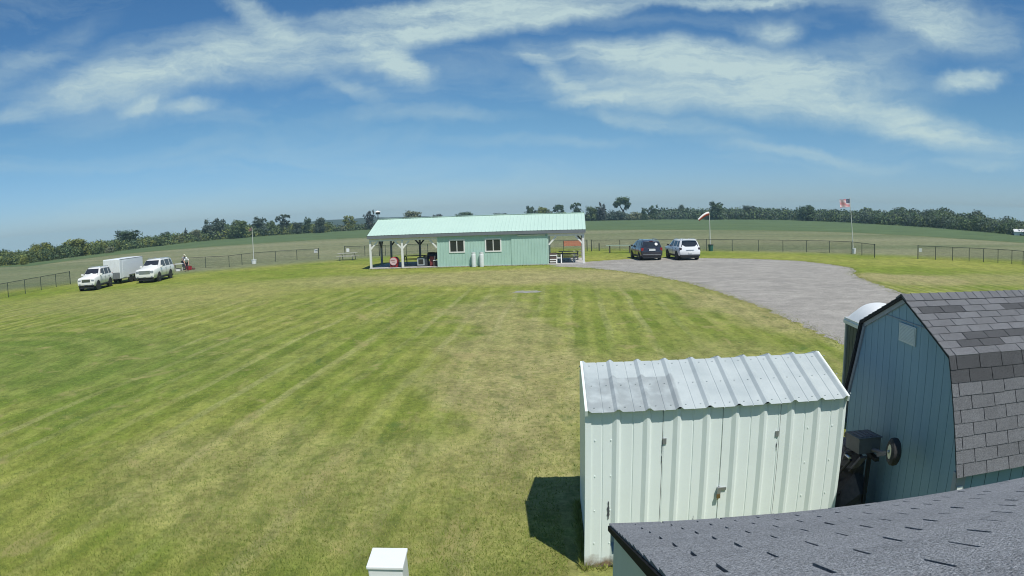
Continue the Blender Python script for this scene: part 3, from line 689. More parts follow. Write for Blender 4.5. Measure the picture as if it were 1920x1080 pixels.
# ------------------------------------------------------------------ shingled shed in the foreground (the camera's own)
def front_shed():
    psi, phi = -.0911, .4071
    t = thing('shingled_shed', (.45, 3.115, 0), 'grey shingled roof of the near shed at the bottom edge with blue gable end', 'shed', rz=psi)
    L, RUN = 4.8, 3.45; EZ = 2.763
    b = Vector((0, -math.cos(phi), math.sin(phi))); n = Vector((0, math.sin(phi), math.cos(phi))); a = Vector((1, 0, 0))
    e = Vector((0, 0, EZ))
    sh = granules('blue_grey_shingle', (.235, .245, .257), (.20, .21, .223), .16)
    d = MB(); o = e-n*.012
    back = Vector((0, -math.cos(phi), -math.sin(phi))); rg = e+b*RUN; rgo = rg-n*.012
    d.box(0, 1, 0, 1, 0, 1, M=Matrix.Translation(o-n*.02) @ Matrix((( L, 0, 0, 0), (0, b.y*RUN, n.y*.02, 0), (0, b.z*RUN, n.z*.02, 0), (0, 0, 0, 1))))
    nb = Vector((0, -math.sin(phi), math.cos(phi)))
    d.box(0, 1, 0, 1, 0, 1, M=Matrix.Translation(rgo-nb*.02) @ Matrix(((L, 0, 0, 0), (0, back.y*RUN, nb.y*.02, 0), (0, back.z*RUN, nb.z*.02, 0), (0, 0, 0, 1))))
    ro = d.build('roof', UNDER, t)
    rn = random.Random(2)
    q = MB(); shingles(q, e+b*(.430-.167*3), a, b, n, L, 21, .305, .1669, .010, 0, lambda r_, u: .45+rn.random()*.3, u0=.1065-.1525+.012)
    q.build('shingle_course', sh, ro)
    q = MB(); rgv = rg+nb*.0
    shingles(q, rg+back*RUN, a, -back, nb, L, 20, .305, .169, .013, 0, lambda r_, u: .45+rn.random()*.3, u0=.05)
    q.build('shingle_course', sh, ro)
    dr = MB(); dr.bar(e+Vector((-.002, 0, 0))-n*.012+b*(-.02), e+Vector((-.002, 0, 0))-n*.012+b*RUN, .014, .026, 0, up=n); dr.build('drip_edge', mat('drip_black', (.012, .013, .016), None, .9, spec=.1), ro)
    bw = mat('grey_blue_siding', (.46, .54, .55), (.40, .48, .49), .7, scale=1.2, bump=.1, bscale=10)
    w = MB(); x0 = .014; yf = -.13
    zf = EZ-.038+math.tan(phi)*.13
    yr = b.y*RUN; zr = EZ+b.z*RUN-.038
    w.add([(x0, yf, 0), (x0, 2*yr-yf, 0), (x0, 2*yr-yf, zf), (x0, yr, zr), (x0, yf, zf)], [(0, 1, 2, 3, 4)])
    w.quad((x0, yf, 0), (x0, yf, zf), (L-.05, yf, zf), (L-.05, yf, 0))
    w.add([(L-.05, yf, 0), (L-.05, 2*yr-yf, 0), (L-.05, 2*yr-yf, zf), (L-.05, yr, zr), (L-.05, yf, zf)], [(4, 3, 2, 1, 0)])
    w.quad((x0, 2*yr-yf, 0), (L-.05, 2*yr-yf, 0), (L-.05, 2*yr-yf, zf), (x0, 2*yr-yf, zf))
    w.build('wall', bw, t)
    f = MB(); f.box(.004, L-.03, -.03, -.008, EZ-.10, EZ-.03); f.box(.006, L-.06, -.128, -.031, EZ-.095, EZ-.08); f.build('soffit', bw, t)
front_shed()

# ------------------------------------------------------------------ white box on a post, near left of the sheds
def white_box():
    t = thing('utility_box', (-1.235, 5.70, 0), 'white box with flat lid on a post at the bottom edge of lawn', 'box', rz=R(1.5))
    m = M['white_plastic']
    q = MB(); q.box(-.16, .16, -.185, .185, .55, 1.17); q.build('body', m, t, bevel=.01)
    q = MB(); q.box(-.172, .172, -.20, .20, 1.171, 1.205); q.build('lid', m, t, bevel=.008)
    q = MB(); q.box(-.045, .045, -.045, .045, 0, .549); q.build('post', M['white_wood'], t)
white_box()

# ------------------------------------------------------------------ portable toilet
def toilet():
    t = thing('portable_toilet', (7.35, 12.15, 0), 'dark portable toilet with white domed roof behind the blue barn shed', 'portable toilet', rz=R(-6))
    dk = mat('toilet_dark', (.05, .075, .075), (.035, .055, .055), .55, scale=2); w_ = M['white_plastic']; h = .56
    q = MB()
    for i in range(6): q.box(-h, -h+.02, -h+.06+i*.172, -h+.215+i*.172, .12, 1.98)
    q.box(-h+.02, h, -h, h, .12, 2.0); q.build('body', dk, t)
    for sx in (-1, 1):
        for sy in (-1, 1):
            q = MB(); q.box(sx*h-.03, sx*h+.03, sy*h-.03, sy*h+.03, .121, 2.0); q.build('corner_post', mat('toilet_grey', (.42, .45, .45), None, .5), t)
    q = MB(); q.box(-h-.05, h+.05, -h-.05, h+.05, 0, .12); q.build('base', dk, t)
    q = MB(); q.box(-h-.06, h+.06, -h-.06, h+.06, 2.001, 2.07); q.box(-h-.045, h+.045, -h-.045, h+.045, 2.07, 2.12)
    nr, nc = 10, 14; b0 = len(q.v)
    for i in range(nr+1):
        for j in range(nc+1):
            x = -h-.03+(2*h+.06)*j/nc; y = -h-.03+(2*h+.06)*i/nr
            zx = 1-abs(2*j/nc-1)**2.4; zy = 1-abs(2*i/nr-1)**5
            q.v.append((x, y, 2.123+.33*zx*zy))
    for i in range(nr):
        for j in range(nc):
            q.f.append((b0+i*(nc+1)+j, b0+i*(nc+1)+j+1, b0+(i+1)*(nc+1)+j+1, b0+(i+1)*(nc+1)+j)); q.m.append(0); q.t.append(.5)
    q.build('roof', w_, t, smooth=True)
    q = MB(); q.box(-.35, .35, h+.001, h+.03, .2, 1.92); q.build('door', dk, t)
toilet()

# ------------------------------------------------------------------ lawn implement stood on end between the sheds
def implement():
    rz = R(85.77); o = Vector((4.2547, 5.4446, 0)) + Vector((math.cos(rz), math.sin(rz), 0))*2.0
    t = thing('lawn_implement', o, 'grey lawn implement stood on end with small wheel against the blue barn shed', 'lawn machine', rz=rz)
    # local x runs along the gable (away from the camera), y out of the gable, z up
    gm = mat('implement_grey', (.17, .16, .18), (.10, .095, .11), .6, scale=7, bump=.3)
    box = mat('implement_box', (.12, .122, .125), (.075, .078, .08), .6, scale=6)
    fr = MB()
    for x in (.05, .75): fr.bar((x, -.12, 0), (x, -.12, 1.2), .05, .05)
    fr.bar((-.2, -.12, 1.22), (.9, -.12, 1.22), .06, .05); fr.bar((.05, -.12, .5), (.75, -.12, .5), .05, .04); fr.bar((.05, -.12, .06), (.05, .2, .03), .05, .04); fr.bar((.75, -.12, .06), (.75, .2, .03), .05, .04)
    fr.build('frame', M['black'], t)
    ax = MB(); ax.tube([(-.76, -.08, 1.53), (-.45, -.08, 1.40), (.35, -.08, 1.24)], .024, 10); ax.bar((-.62, -.08, 1.47), (-.3, -.08, 1.33), .06, .05); ax.build('axle', gm, t)
    wh = MB(); Mw = Matrix.Translation((-.79, -.03, 1.54)) @ Matrix.Rotation(R(-12), 4, 'Z') @ Matrix.Rotation(R(-88), 4, 'X')
    wh.lathe([(.085, -.055), (.125, -.065), (.160, -.04), (.168, 0), (.160, .04), (.125, .065), (.085, .055)], 28, 0, Mw); wo = wh.build('wheel', M['rubber'], t, smooth=True)
    rim = MB(); rim.lathe([(.02, .045), (.04, .045), (.06, .03), (.086, .058)], 24, 0, Mw, cap=True); rim.build('rim', mat('beige_rim', (.66, .63, .46), (.54, .51, .36), .5, scale=8), wo, smooth=True)
    hb = MB(); hb.lathe([(.022, .05), (.022, .075), (.012, .085)], 12, 0, Mw); hb.build('hub', M['steel'], wo)
    dr = MB(); Md = Matrix.Translation((.66, .02, 1.02)) @ Matrix.Rotation(R(-70), 4, 'X') @ Matrix.Rotation(R(12), 4, 'Y')
    dr.lathe([(.08, -.15), (.19, -.15), (.225, -.11), (.23, 0), (.225, .11), (.19, .15), (.08, .15)], 30, 0, Md); dr.build('drum', mat('textured_drum', (.27, .25, .28), (.10, .095, .11), .8, scale=32, bump=1.0, bscale=60), t, smooth=True)
    bx = MB(); Mb = Matrix.Translation((.10, -.03, 1.37)) @ Matrix.Rotation(R(6), 4, 'Y')
    bx.box(-.21, .24, -.16, .16, -.10, .09, 0, Mb); bx.box(-.225, .255, -.175, .175, .09, .104, 0, Mb)
    bo = bx.build('housing', box, t)
    for i in range(4):
        v = MB(); v.box(-.16, .19, -.12+i*.065, -.08+i*.065, .1045, .111, 0, Mb); v.build('vent_slot', gm, bo)
    dk = MB(); rn = random.Random(8)                      # the machine's dark, lumpy deck below the axle
    prof_ = [(.10, .02), (.26, .03), (.30, .18), (.24, .34), (.33, .50), (.31, .70), (.24, .86), (.29, .98), (.22, 1.10), (.10, 1.17)]
    dk.lathe(prof_, 8, 0, Matrix.Translation((.42, -.02, 0)) @ Matrix.Scale(1.25, 4, (1, 0, 0)) @ Matrix.Scale(.72, 4, (0, 1, 0)))
    dk.v = [(x+rn.uniform(-.08, .08), y+rn.uniform(-.07, .07), z+rn.uniform(-.06, .06)) for (x, y, z) in dk.v]
    dk.build('deck', mat('implement_dark', (.085, .08, .09), (.035, .033, .04), .6, scale=9, bump=.5), t)
    for k2, (xa, za, xb, zb) in enumerate(((.0, 1.18, .30, .78), (.75, 1.0, .52, .72), (.2, .62, .66, .48))):
        hs = MB(); hs.tube([(xa, .18, za), ((xa+xb)/2+.05, .25, (za+zb)/2-.06), (xb, .20, zb)], .022, 8); hs.build('hose', M['black'], t)
    rod = MB(); rod.tube([(.26, .15, 1.16), (.08, .16, 1.17)], .02, 8); rod.build('chrome_rod', M['chrome'], t)
    rod = MB(); rod.tube([(.56, .14, .80), (.44, .16, .66), (.48, .16, .58)], .016, 8); rod.build('lever', M['chrome'], t)
    br = MB(); br.bar((.25, .1, 1.2), (.42, .1, .85), .14, .03); br.build('bracket', gm, t)
    br = MB(); br.bar((-.05, .02, 1.22), (.2, .05, .95), .11, .03); br.build('bracket', gm, t)
implement()

# ------------------------------------------------------------------ clubhouse
def club_s(px, py):         # distance along the clubhouse's front plane
    dr = ray(px, py); t_ = CD.dot(CL_O)/CD.dot(dr); p = dr*t_
    return (p-CL_O).dot(CU), CAM_H+p.z
def clubhouse():
    t = thing('clubhouse', CL_O, 'long pale green metal clubhouse with open porches at both ends', 'clubhouse', rz=CL_A)
    S0, S1, DP = -5.95, 12.12, 7.0; EZ, RZ, OH = 2.86, 4.20, .22
    q = MB(); q.box(S0-.05, S1+.05, -.06, DP+.06, -.1, .09); q.build('floor_slab', M['concrete'], t)
    r = MB(); ym = DP/2; sl = Vector((0, ym+OH, RZ-EZ)).normalized(); nf = Vector((0, -sl.z, sl.y)); nb = Vector((0, sl.z, sl.y))
    e0, rg, e1 = Vector((0, -OH, EZ)), Vector((0, ym, RZ)), Vector((0, DP+OH, EZ)); X_ = lambda x: Vector((x, 0, 0))
    xa, xb = S0-.10, S1+.10
    ribbed(r, xa, xb, lambda x, h: (e0+X_(x)+nf*h, rg+X_(x)+nf*h), pitch=.305, rib=.022, first=xa+.05, minor=False, lw=.02, tw=.02, rw=.02)
    ribbed(r, xa, xb, lambda x, h: (rg+X_(x)+nb*h, e1+X_(x)+nb*h), pitch=.305, rib=.022, first=xa+.05, minor=False, lw=.02, tw=.02, rw=.02)
    dn = Vector((0, 0, -.06))
    ro = r.build('roof', M['mint_roof'], t)
    u = MB()
    u.quad(e0+X_(xa)+dn, rg+X_(xa)+dn, rg+X_(xb)+dn, e0+X_(xb)+dn); u.quad(rg+X_(xa)+dn, e1+X_(xa)+dn, e1+X_(xb)+dn, rg+X_(xb)+dn)
    u.build('roof_deck', M['dark_wood'], ro)
    u = MB(); u.bar(rg+X_(xa-.01)+Vector((0, 0, .03)), rg+X_(xb+.01)+Vector((0, 0, .03)), .26, .03); u.build('ridge_cap', M['mint_roof'], ro)
    for xx_, nm in ((xa-.012, 'rake'), (xb+.012, 'rake')):
        u = MB(); u.bar(e0+X_(xx_)-Vector((0, 0, .05)), rg+X_(xx_)-Vector((0, 0, .05)), .022, .15, 0); u.bar(rg+X_(xx_)-Vector((0, 0, .05)), e1+X_(xx_)-Vector((0, 0, .05)), .022, .15, 0)
        u.build('rake_board', mat('dark_trim', (.05, .055, .06), None, .6) if xx_ < 0 else M['mint_roof'], ro)
    u = MB(); u.box(xa, xb, -OH-.012, -OH+.012, EZ-.27, EZ-.03); u.build('fascia', mat('eave_shade_fascia', (.17, .19, .205), (.14, .155, .17), .7), ro)  # made taller and darker to hold the eave's shade on the wall top
    u = MB(); u.box(xa, xb, DP+OH, DP+OH+.025, EZ-.15, EZ-.012); u.build('fascia', M['grey_wood'], ro)
    # beams under the eaves and gable ties
    wb = M['white_wood']
    for (a, b) in ((S0, -.02), (9.15, S1)):
        u = MB(); u.box(a, b, -.02, .12, 2.36, 2.62); u.build('beam', wb, t)
        u = MB(); u.box(a, b, DP-.12, DP+.02, 2.36, 2.62); u.build('beam', M['grey_wood'], t)
        u = MB(); xx_ = a+.001 if a < 0 else b-.121
        u.box(xx_, xx_+.12, .121, DP-.121, 2.37, 2.61); u.build('beam', M['grey_wood'], t)
        k_ = 0
        x = a+.6
        while x < b-.3:                              # rafter ties across the porch
            u = MB(); u.box(x, x+.05, -.10, DP+.1, 2.625, 2.78); u.build('rafter', M['white_wood'] , t); x += 1.22
    def post(x, d, m, w=.15):
        u = MB(); u.box(x-w/2, x+w/2, d-w/2, d+w/2, .091, 2.36); return u.build('post', m, t)
    def brace(x, d, dx, dd, m, z0=1.66, z1=2.35):
        u = MB(); u.bar((x, d, z0), (x+dx, d+dd, z1), .13, .09, 0, up=(0, 1, 0) if dx else (1, 0, 0)); u.build('brace', m, t)
    for (x, sides) in ((-5.85, (1,)), (-3.05, (-1, 1)), (12.02, (-1,))):
        post(x, .05, wb, .17)
        for s_ in sides: brace(x, .05, s_*.64, 0, wb)
    brace(-.06, .05, -.62, 0, wb); brace(9.2, .05, .62, 0, wb)
    for (x, d) in ((-5.85, 3.5), (-5.85, 6.95), (-3.05, 6.95), (12.02, 3.5), (12.02, 6.95)):  # rear and side posts, braces darker than the front: porch shade put into colour
        post(x, d, M['grey_wood'], .17)
        if d > 4:
            for s_ in ((1,) if x < -5 else (-1,) if x > 11 else (-1, 1)): brace(x, d, s_*.6, 0, M['dark_wood'])
        else: brace(x, d, 0, .6, M['dark_wood']); brace(x, d, 0, -.6, M['dark_wood'])
    # enclosed room
    wins = [(.98, 2.27), (3.98, 5.30)]; wz0, wz1 = 1.21, 2.29
    w = MB()
    def panel(a, b, z0, z1): ribbed(w, a, b, lambda x, h: ((x, -h, z0), (x, -h, z1)), pitch=.23, rib=.014, first=.03, minor=False, lw=.018, tw=.02, rw=.018)
    xs = [0] + [v for w_ in wins for v in w_] + [9.12]
    for i in range(0, len(xs), 2): panel(xs[i], xs[i+1], .02, EZ-.02)
    for a, b in wins: panel(a, b, .02, wz0); panel(a, b, wz1, EZ-.02)
    w.quad((0, 0, .02), (0, 0, EZ), (0, DP, EZ), (0, DP, .02)); w.quad((9.12, 0, .02), (9.12, DP, .02), (9.12, DP, EZ), (9.12, 0, EZ)); w.quad((0, DP, .02), (0, DP, EZ), (9.12, DP, EZ), (9.12, DP, .02))
    for x in (0, 9.12): w.add([(x, 0, EZ), (x, DP, EZ), (x, ym, RZ-.12)], [(0, 1, 2)])
    w.build('wall', M['mint'], t)
    for a, b in wins:
        f = MB(); k_ = .085
        f.box(a-.02, b+.02, -.035, .02, wz1-k_, wz1+.02); f.box(a-.02, b+.02, -.045, .02, wz0-.02, wz0+k_); f.box(a-.02, a+k_, -.035, .02, wz0+k_, wz1-k_); f.box(b-k_, b+.02, -.035, .02, wz0+k_, wz1-k_)
        c_ = (a+b)/2; f.box(c_-.03, c_+.03, -.03, .02, wz0+k_, wz1-k_)
        fo = f.build('window', M['white_wood'], t)
        for (p0, p1) in ((a+k_, c_-.03), (c_+.03, b-k_)):
            g_ = MB(); g_.box(p0, p1, -.004, .006, wz0+k_, wz1-k_); g_.build('pane', M['glass_dark'], fo)
    d = MB(); ribbed(d, 6.12, 9.06, lambda x, h: ((x, -.05-h, .05), (x, -.05-h, 2.42)), pitch=.23, rib=.014, first=6.2, minor=False, lw=.018, tw=.02, rw=.018)
    d.quad((6.12, -.05, .05), (6.12, -.02, .05), (6.12, -.02, 2.42), (6.12, -.05, 2.42)); d.quad((9.06, -.02, .05), (9.06, -.05, .05), (9.06, -.05, 2.42), (9.06, -.02, 2.42))
    do = d.build('sliding_door', M['mint'], t)
    d = MB(); d.box(6.66, 8.93, -.14, -.065, 2.43, 2.53); d.build('door_rail', mat('pale_rail', (.68, .72, .55), None, .5), t)
    c_ = MB(); c_.box(9.07, 9.17, -.03, .07, .09, EZ-.1); c_.build('corner_trim', M['mint_roof'], t)
    c_ = MB(); c_.box(-.05, .03, -.03, .07, .09, EZ-.1); c_.build('corner_trim', M['mint_roof'], t)
clubhouse()

# propane cylinders
def gas_cylinder():
    t = thing('gas_cylinder', (0, 0, 0), 'x', 'gas cylinder', 'white gas cylinders at the clubhouse wall', rz=CL_A)
    q = MB(); q.lathe([(.15, 0), (.185, .02), (.185, .98), (.172, 1.05), (.12, 1.10), (.05, 1.12)], 22); q.build('body', M['tank_white'], t, smooth=True)
    q = MB(); q.lathe([(.165, 1.045), (.165, 1.22), (.16, 1.22), (.16, 1.045)], 20, cap=False); q.build('collar', M['tank_white'], t)
    q = MB(); q.tube([(0, 0, 1.08), (0, 0, 1.17)], .025, 8); q.build('valve', M['steel'], t)
    return t
g1 = gas_cylinder(); g1.location = club(3.02, -.26, .0); g1['label'] = 'white gas cylinder under the gap between the windows, left one of two'
g2 = copy_tree(g1); g2.location = club(3.68, -.24, .0); g2['label'] = 'white gas cylinder nearer the right window, right one of two'

# ------------------------------------------------------------------ picnic tables
def picnic_table(name, L, mt, mf, loc, rz, label, group=None, seats=True, arch=False):
    t = thing(name, loc, label, 'table', group, rz)
    q = MB()
    for i in range(5): q.box(-L/2, L/2, -.37+i*.15, -.235+i*.15, .72, .76)
    q.build('tabletop', mt, t)
    if seats:
        for s in (-1, 1):
            q = MB(); q.box(-L/2, L/2, s*.72-.13, s*.72+.13, .41, .45); q.build('seat', mt, t)
    for x in (-L/2+.32, L/2-.32):
        q = MB()
        if arch:
            pts = [Vector((x, .55*math.cos(a), .72*math.sin(a)**.6)) for a in [math.pi*i/12 for i in range(13)]]
            q.tube(pts, .045, 8)
        else:
            q.bar((x, -.58, 0), (x, -.26, .72), .09, .05, 0, up=(1, 0, 0)); q.bar((x, .58, 0), (x, .26, .72), .09, .05, 0, up=(1, 0, 0)); q.bar((x+.06, -.8, .39), (x+.06, .8, .39), .09, .04, 0)
        q.build('leg', mf, t)
    return t
lt = mat('weathered_board', (.46, .46, .40), (.34, .34, .30), .85, scale=4, bump=.2)
picnic_table('picnic_table', 2.1, lt, M['grey_wood'], at(652, 487.5), R(-4), 'weathered pale picnic table on the grass left of the clubhouse', 'picnic tables')
picnic_table('picnic_table', 2.4, M['dark_wood'], M['dark_wood'], club(-2.9, 4.0, .09), R(-5), 'dark picnic table with arched legs in the left porch', 'picnic tables', arch=True)
picnic_table('picnic_table', 2.0, M['dark_wood'], M['white_wood'], club(10.6, 1.6, .09), R(-12), 'dark topped picnic table with white legs in the right porch', 'picnic tables')
picnic_table('picnic_table', 2.0, M['grey_wood'], M['grey_wood'], club(10.9, 4.6, .09), R(-5), 'grey picnic table with arched legs behind the dark topped one', 'picnic tables', arch=True)
b0 = at(1137, 474.5); b1 = at(1187, 474); bt = thing('work_bench', (b0+b1)/2, 'long pale green bench on the grass behind the dark minivan', 'bench', rz=math.atan2(b1.y-b0.y, b1.x-b0.x)); bl_ = (b1-b0).length
q = MB(); q.box(-bl_/2, bl_/2, -.3, .3, .74, .80); q.build('benchtop', mat('pale_green_board', (.34, .42, .33), (.28, .36, .28), .7), bt)
for x in (-bl_/2+.35, bl_/2-.35):
    q = MB(); q.box(x-.05, x+.05, -.25, -.15, 0, .74); q.box(x-.05, x+.05, .15, .25, 0, .74); q.box(x-.04, x+.04, -.15, .15, .1, .2); q.build('trestle_leg', M['dark_wood'], bt)

# ------------------------------------------------------------------ things in the porches
def porch():
    def s_of(px, py): return club_s(px, py)[0]
    # red drum with white face
    t = thing('fuel_drum', club(-3.95, .75, .09), 'red drum on its side with pale round face on a low stand in left porch', 'drum', rz=CL_A)
    q = MB(); Mx = Matrix.Translation((0, 0, .52)) @ Matrix.Rotation(R(90), 4, 'X')
    q.lathe([(.345, -.42), (.36, -.40), (.36, .40), (.345, .42)], 28, 0, Mx); q.build('drum_body', M['red'], t, smooth=True)
    q = MB(); q.lathe([(.32, .421), (.32, .432)], 28, 0, Mx); fo = q.build('drum_face', mat('pale_pink', (.66, .50, .50), (.60, .42, .42), .5, scale=3), t)
    q = MB(); q.box(-.24, .12, -.437, -.433, .56, .61); q.box(-.10, .16, -.437, -.433, .44, .47); q.build('faded_lettering', M['redbrown'], fo)
    q = MB(); q.box(-.3, -.24, -.35, .35, 0, .3); q.box(.24, .3, -.35, .35, 0, .3); q.box(-.239, .239, -.35, -.29, .05, .12); q.build('stand', M['red'], t)
    # old stove
    t = thing('stove', club(-1.62, .95, .09), 'old dark stove with white framed glass door in left porch', 'stove', rz=CL_A)
    q = MB(); q.box(-.3, .55, -.3, .35, .06, .78); q.build('body', mat('stove_dark', (.05, .06, .062), None, .5), t)
    q = MB(); q.box(-.30, .31, -.325, -.301, .10, .17); q.box(-.30, .31, -.325, -.301, .62, .70); q.box(-.30, -.22, -.325, -.301, .17, .62); q.box(.23, .31, -.325, -.301, .17, .62); do = q.build('door', mat('stove_frame', (.45, .50, .50), None, .5), t)
    q = MB(); q.box(-.219, .229, -.315, -.302, .171, .619); q.build('pane', M['glass_dark'], do)
    for x in (-.27, .5):
        q = MB(); q.box(x-.03, x+.03, -.25, .3, 0, .06); q.build('foot', M['black'], t)
    # red cabinet
    t = thing('tool_cabinet', club(-.66, .9, .09), 'red brown tool cabinet beside the stove in left porch', 'cabinet', rz=CL_A)
    q = MB(); q.box(-.18, .2, -.28, .3, .05, .82); q.build('body', M['redbrown'], t)
    for i in range(4):
        q = MB(); q.box(-.16, .18, -.296, -.281, .10+i*.175, .25+i*.175); q.build('drawer', M['redbrown'], t)
    q = MB(); q.box(.201, .30, -.30, .1, 0.05, .86); q.build('side_panel', mat('pale_red_panel', (.48, .36, .34), None, .6), t)
    # grills
    for (s_, d_, lab) in ((-.95, 1.9, 'black covered barbecue grill standing behind the stove'), (-.25, 1.5, 'black covered barbecue grill by the clubhouse wall')):
        t = thing('barbecue_grill', club(s_, d_, .09), lab, 'grill', 'black grills in the left porch', CL_A)
        q = MB(); q.box(-.3, .3, -.25, .25, .55, .85); q.build('firebox', M['black'], t)
        q = MB(); Mx = Matrix.Translation((0, 0, .86)) @ Matrix.Rotation(R(90), 4, 'Y'); q.lathe([(.05, -.32), (.26, -.31), (.27, 0), (.26, .31), (.05, .32)], 20, 0, Mx); q.build('lid', M['black'], t, smooth=True)
        for sx in (-.26, .26):
            for sy in (-.2, .2):
                q = MB(); q.bar((sx, sy, 0), (sx, sy, .55), .04, .04); q.build('leg', M['black'], t)
        q = MB(); q.box(-.62, -.31, -.2, .2, .74, .78); q.build('side_shelf', M['black_plastic'], t)
    # white low bench with firewood below
    t = thing('log_bench', club(-.22, .45, .09), 'low white topped bench with dark logs beneath at the wall corner', 'bench', rz=CL_A)
    q = MB(); q.box(-.28, .2, -.16, .22, .48, .53); q.build('seat', M['white_wood'], t)
    for x in (-.26, .16):
        q = MB(); q.box(x, x+.05, -.14, .2, 0, .479); q.build('leg', M['dark_wood'], t)
    q = MB()
    for i in range(9): q.tube([(-.15+(i % 3)*.12, -.12, .08+.13*(i//3)), (-.15+(i % 3)*.12, .18, .08+.13*(i//3))], .055, 8)
    q.build('log_pile', M['bark'], t)
    # slatted white steps in the right porch
    t = thing('slatted_stand', club(9.52, .55, .09), 'brown stand with white slats against the right clubhouse wall', 'stand', rz=CL_A)
    q = MB(); q.box(-.28, .28, -.1, .5, .02, .86); q.build('body', mat('brown_board', (.13, .09, .075), (.09, .065, .055), .8), t)
    for z in (.10, .28, .62):
        q = MB(); q.box(-.29, .29, -.13, -.101, z, z+.085); q.build('slat', M['white_wood'], t)
    # white end frame of the porch table
    t = thing('saw_horse', club(10.02, .6, .09), 'white wooden trestle at the front of the right porch', 'trestle', rz=CL_A)
    q = MB(); q.box(-.25, .2, -.06, .06, .40, .48); q.build('rail', M['white_wood'], t)
    for x in (-.22, .17):
        q = MB(); q.bar((x, -.22, 0), (x, -.03, .72), .09, .05); q.bar((x, .22, 0), (x, .03, .72), .09, .05); q.build('leg', M['white_wood'], t)
porch()

# ------------------------------------------------------------------ fences
def link_mat():
    m = bpy.data.materials.new('chain_link_wire'); m.use_nodes = True; n, l = m.node_tree.nodes, m.node_tree.links
    p = n['Principled BSDF']; p.inputs['Base Color'].default_value = (.035, .05, .045, 1); p.inputs['Roughness'].default_value = .6
    uv = N(n, 'ShaderNodeUVMap'); sp = N(n, 'ShaderNodeSeparateXYZ'); l.new(uv.outputs[0], sp.inputs[0])
    def mm(op, a, b):
        q = N(n, 'ShaderNodeMath', operation=op)
        for i, v in enumerate((a, b)):
            if isinstance(v, (int, float)): q.inputs[i].default_value = v
            else: l.new(v, q.inputs[i])
        return q.outputs[0]
    u, v = sp.outputs[0], sp.outputs[1]
    a = mm('FRACT', mm('MULTIPLY', mm('ADD', u, v), 1/.075), 0); b = mm('FRACT', mm('MULTIPLY', mm('ADD', mm('SUBTRACT', u, v), 100), 1/.075), 0)
    w = mm('MAXIMUM', mm('LESS_THAN', a, .085), mm('LESS_THAN', b, .085)); l.new(w, p.inputs['Alpha']); return m
LINK = link_mat(); FENCE = mat('fence_green_black', (.030, .045, .040), (.022, .034, .030), .55, scale=8)
def fence(pts, label, hs=1.22, posts=None):
    P_ = [Vector((p.x, p.y, 0)) for p in pts]
    t = thing('chain_link_fence', P_[0], label, 'fence', 'dark chain link fences round the flying field'); o = P_[0]
    q = MB(); top = [p-o+Vector((0, 0, hs-.02)) for p in P_]; q.tube(top, .024, 6); q.build('top_rail', FENCE, t)
    me = bpy.data.meshes.new('chain_link'); vs, fs, uvs = [], [], []; d = 0
    for i, p in enumerate(P_):
        if i: d += (p-P_[i-1]).length
        vs += [tuple(p-o+Vector((0, 0, .03))), tuple(p-o+Vector((0, 0, hs-.03)))]; uvs += [(d, .03), (d, hs)]
        if i: k_ = 2*i; fs.append((k_-2, k_, k_+1, k_-1))
    me.from_pydata(vs, [], fs); ul = me.uv_layers.new(name='UVMap')
    for lp in me.loops: ul.data[lp.index].uv = uvs[lp.vertex_index]
    me.materials.append(LINK); lo = bpy.data.objects.new('chain_link', me); COL.objects.link(lo); lo.parent = t
    for i, p in enumerate(P_):
        end = i in (0, len(P_)-1); q = MB(); r_ = .045 if end else .032
        q.tube([p-o, p-o+Vector((0, 0, hs+(.04 if end else 0)))], r_, 8); q.build('post', FENCE, t)
    return t
def line(a, b, n): return [a.lerp(b, i/n) for i in range(n+1)]
fl0, fl1 = at(16, 557.5), at(132, 533); dv = (fl1-fl0)/4
fence([fl0-dv*2, fl0-dv] + [fl0+dv*i for i in range(5)], 'dark chain link fence at the left edge ending near the trailer and its white SUV')
fb = [at(350, 504.5), at(386, 502.5), at(430, 500.5), at(454, 497), at(477, 494), at(517, 490.5), at(557, 488), at(598, 486)]
fence(fb, 'dark chain link fence section behind the bending people left of the clubhouse')
fence(line(at(647, 481.5), at(1101, 471), 11), 'dark chain link fence running behind the clubhouse')
fr_ = line(at(1109, 471), at(1325, 470), 4) + [at(*q_) for q_ in ((1373, 471), (1422, 471.5), (1468, 472.3), (1512, 473), (1555, 474), (1596, 476), (1616, 479), (1640, 483))]
fence(fr_, 'dark chain link fence behind the parked vans and gravel up to the flagpole')
fd = at(1897, 494.5)-at(1871, 492.5)
fence([at(*q_) for q_ in ((1721, 485.5), (1754, 487), (1786, 488.5), (1817, 490), (1844, 491.5), (1871, 493), (1897, 495))] + [at(1918, 497.2), at(1945, 500)], 'dark chain link fence at the right edge beyond the barn shed')
p_ = at(1123.5, 470); t = thing('bollard', p_, 'short dark post standing right of the clubhouse on the grass', 'post'); q = MB(); q.tube([(0, 0, 0), (0, 0, .78), (0, 0, .82)], [.06, .06, .04], 10); q.build('shaft', FENCE, t)
q = MB(); q.lathe([(.075, .0), (.075, .04)], 12); q.build('collar', FENCE, t)

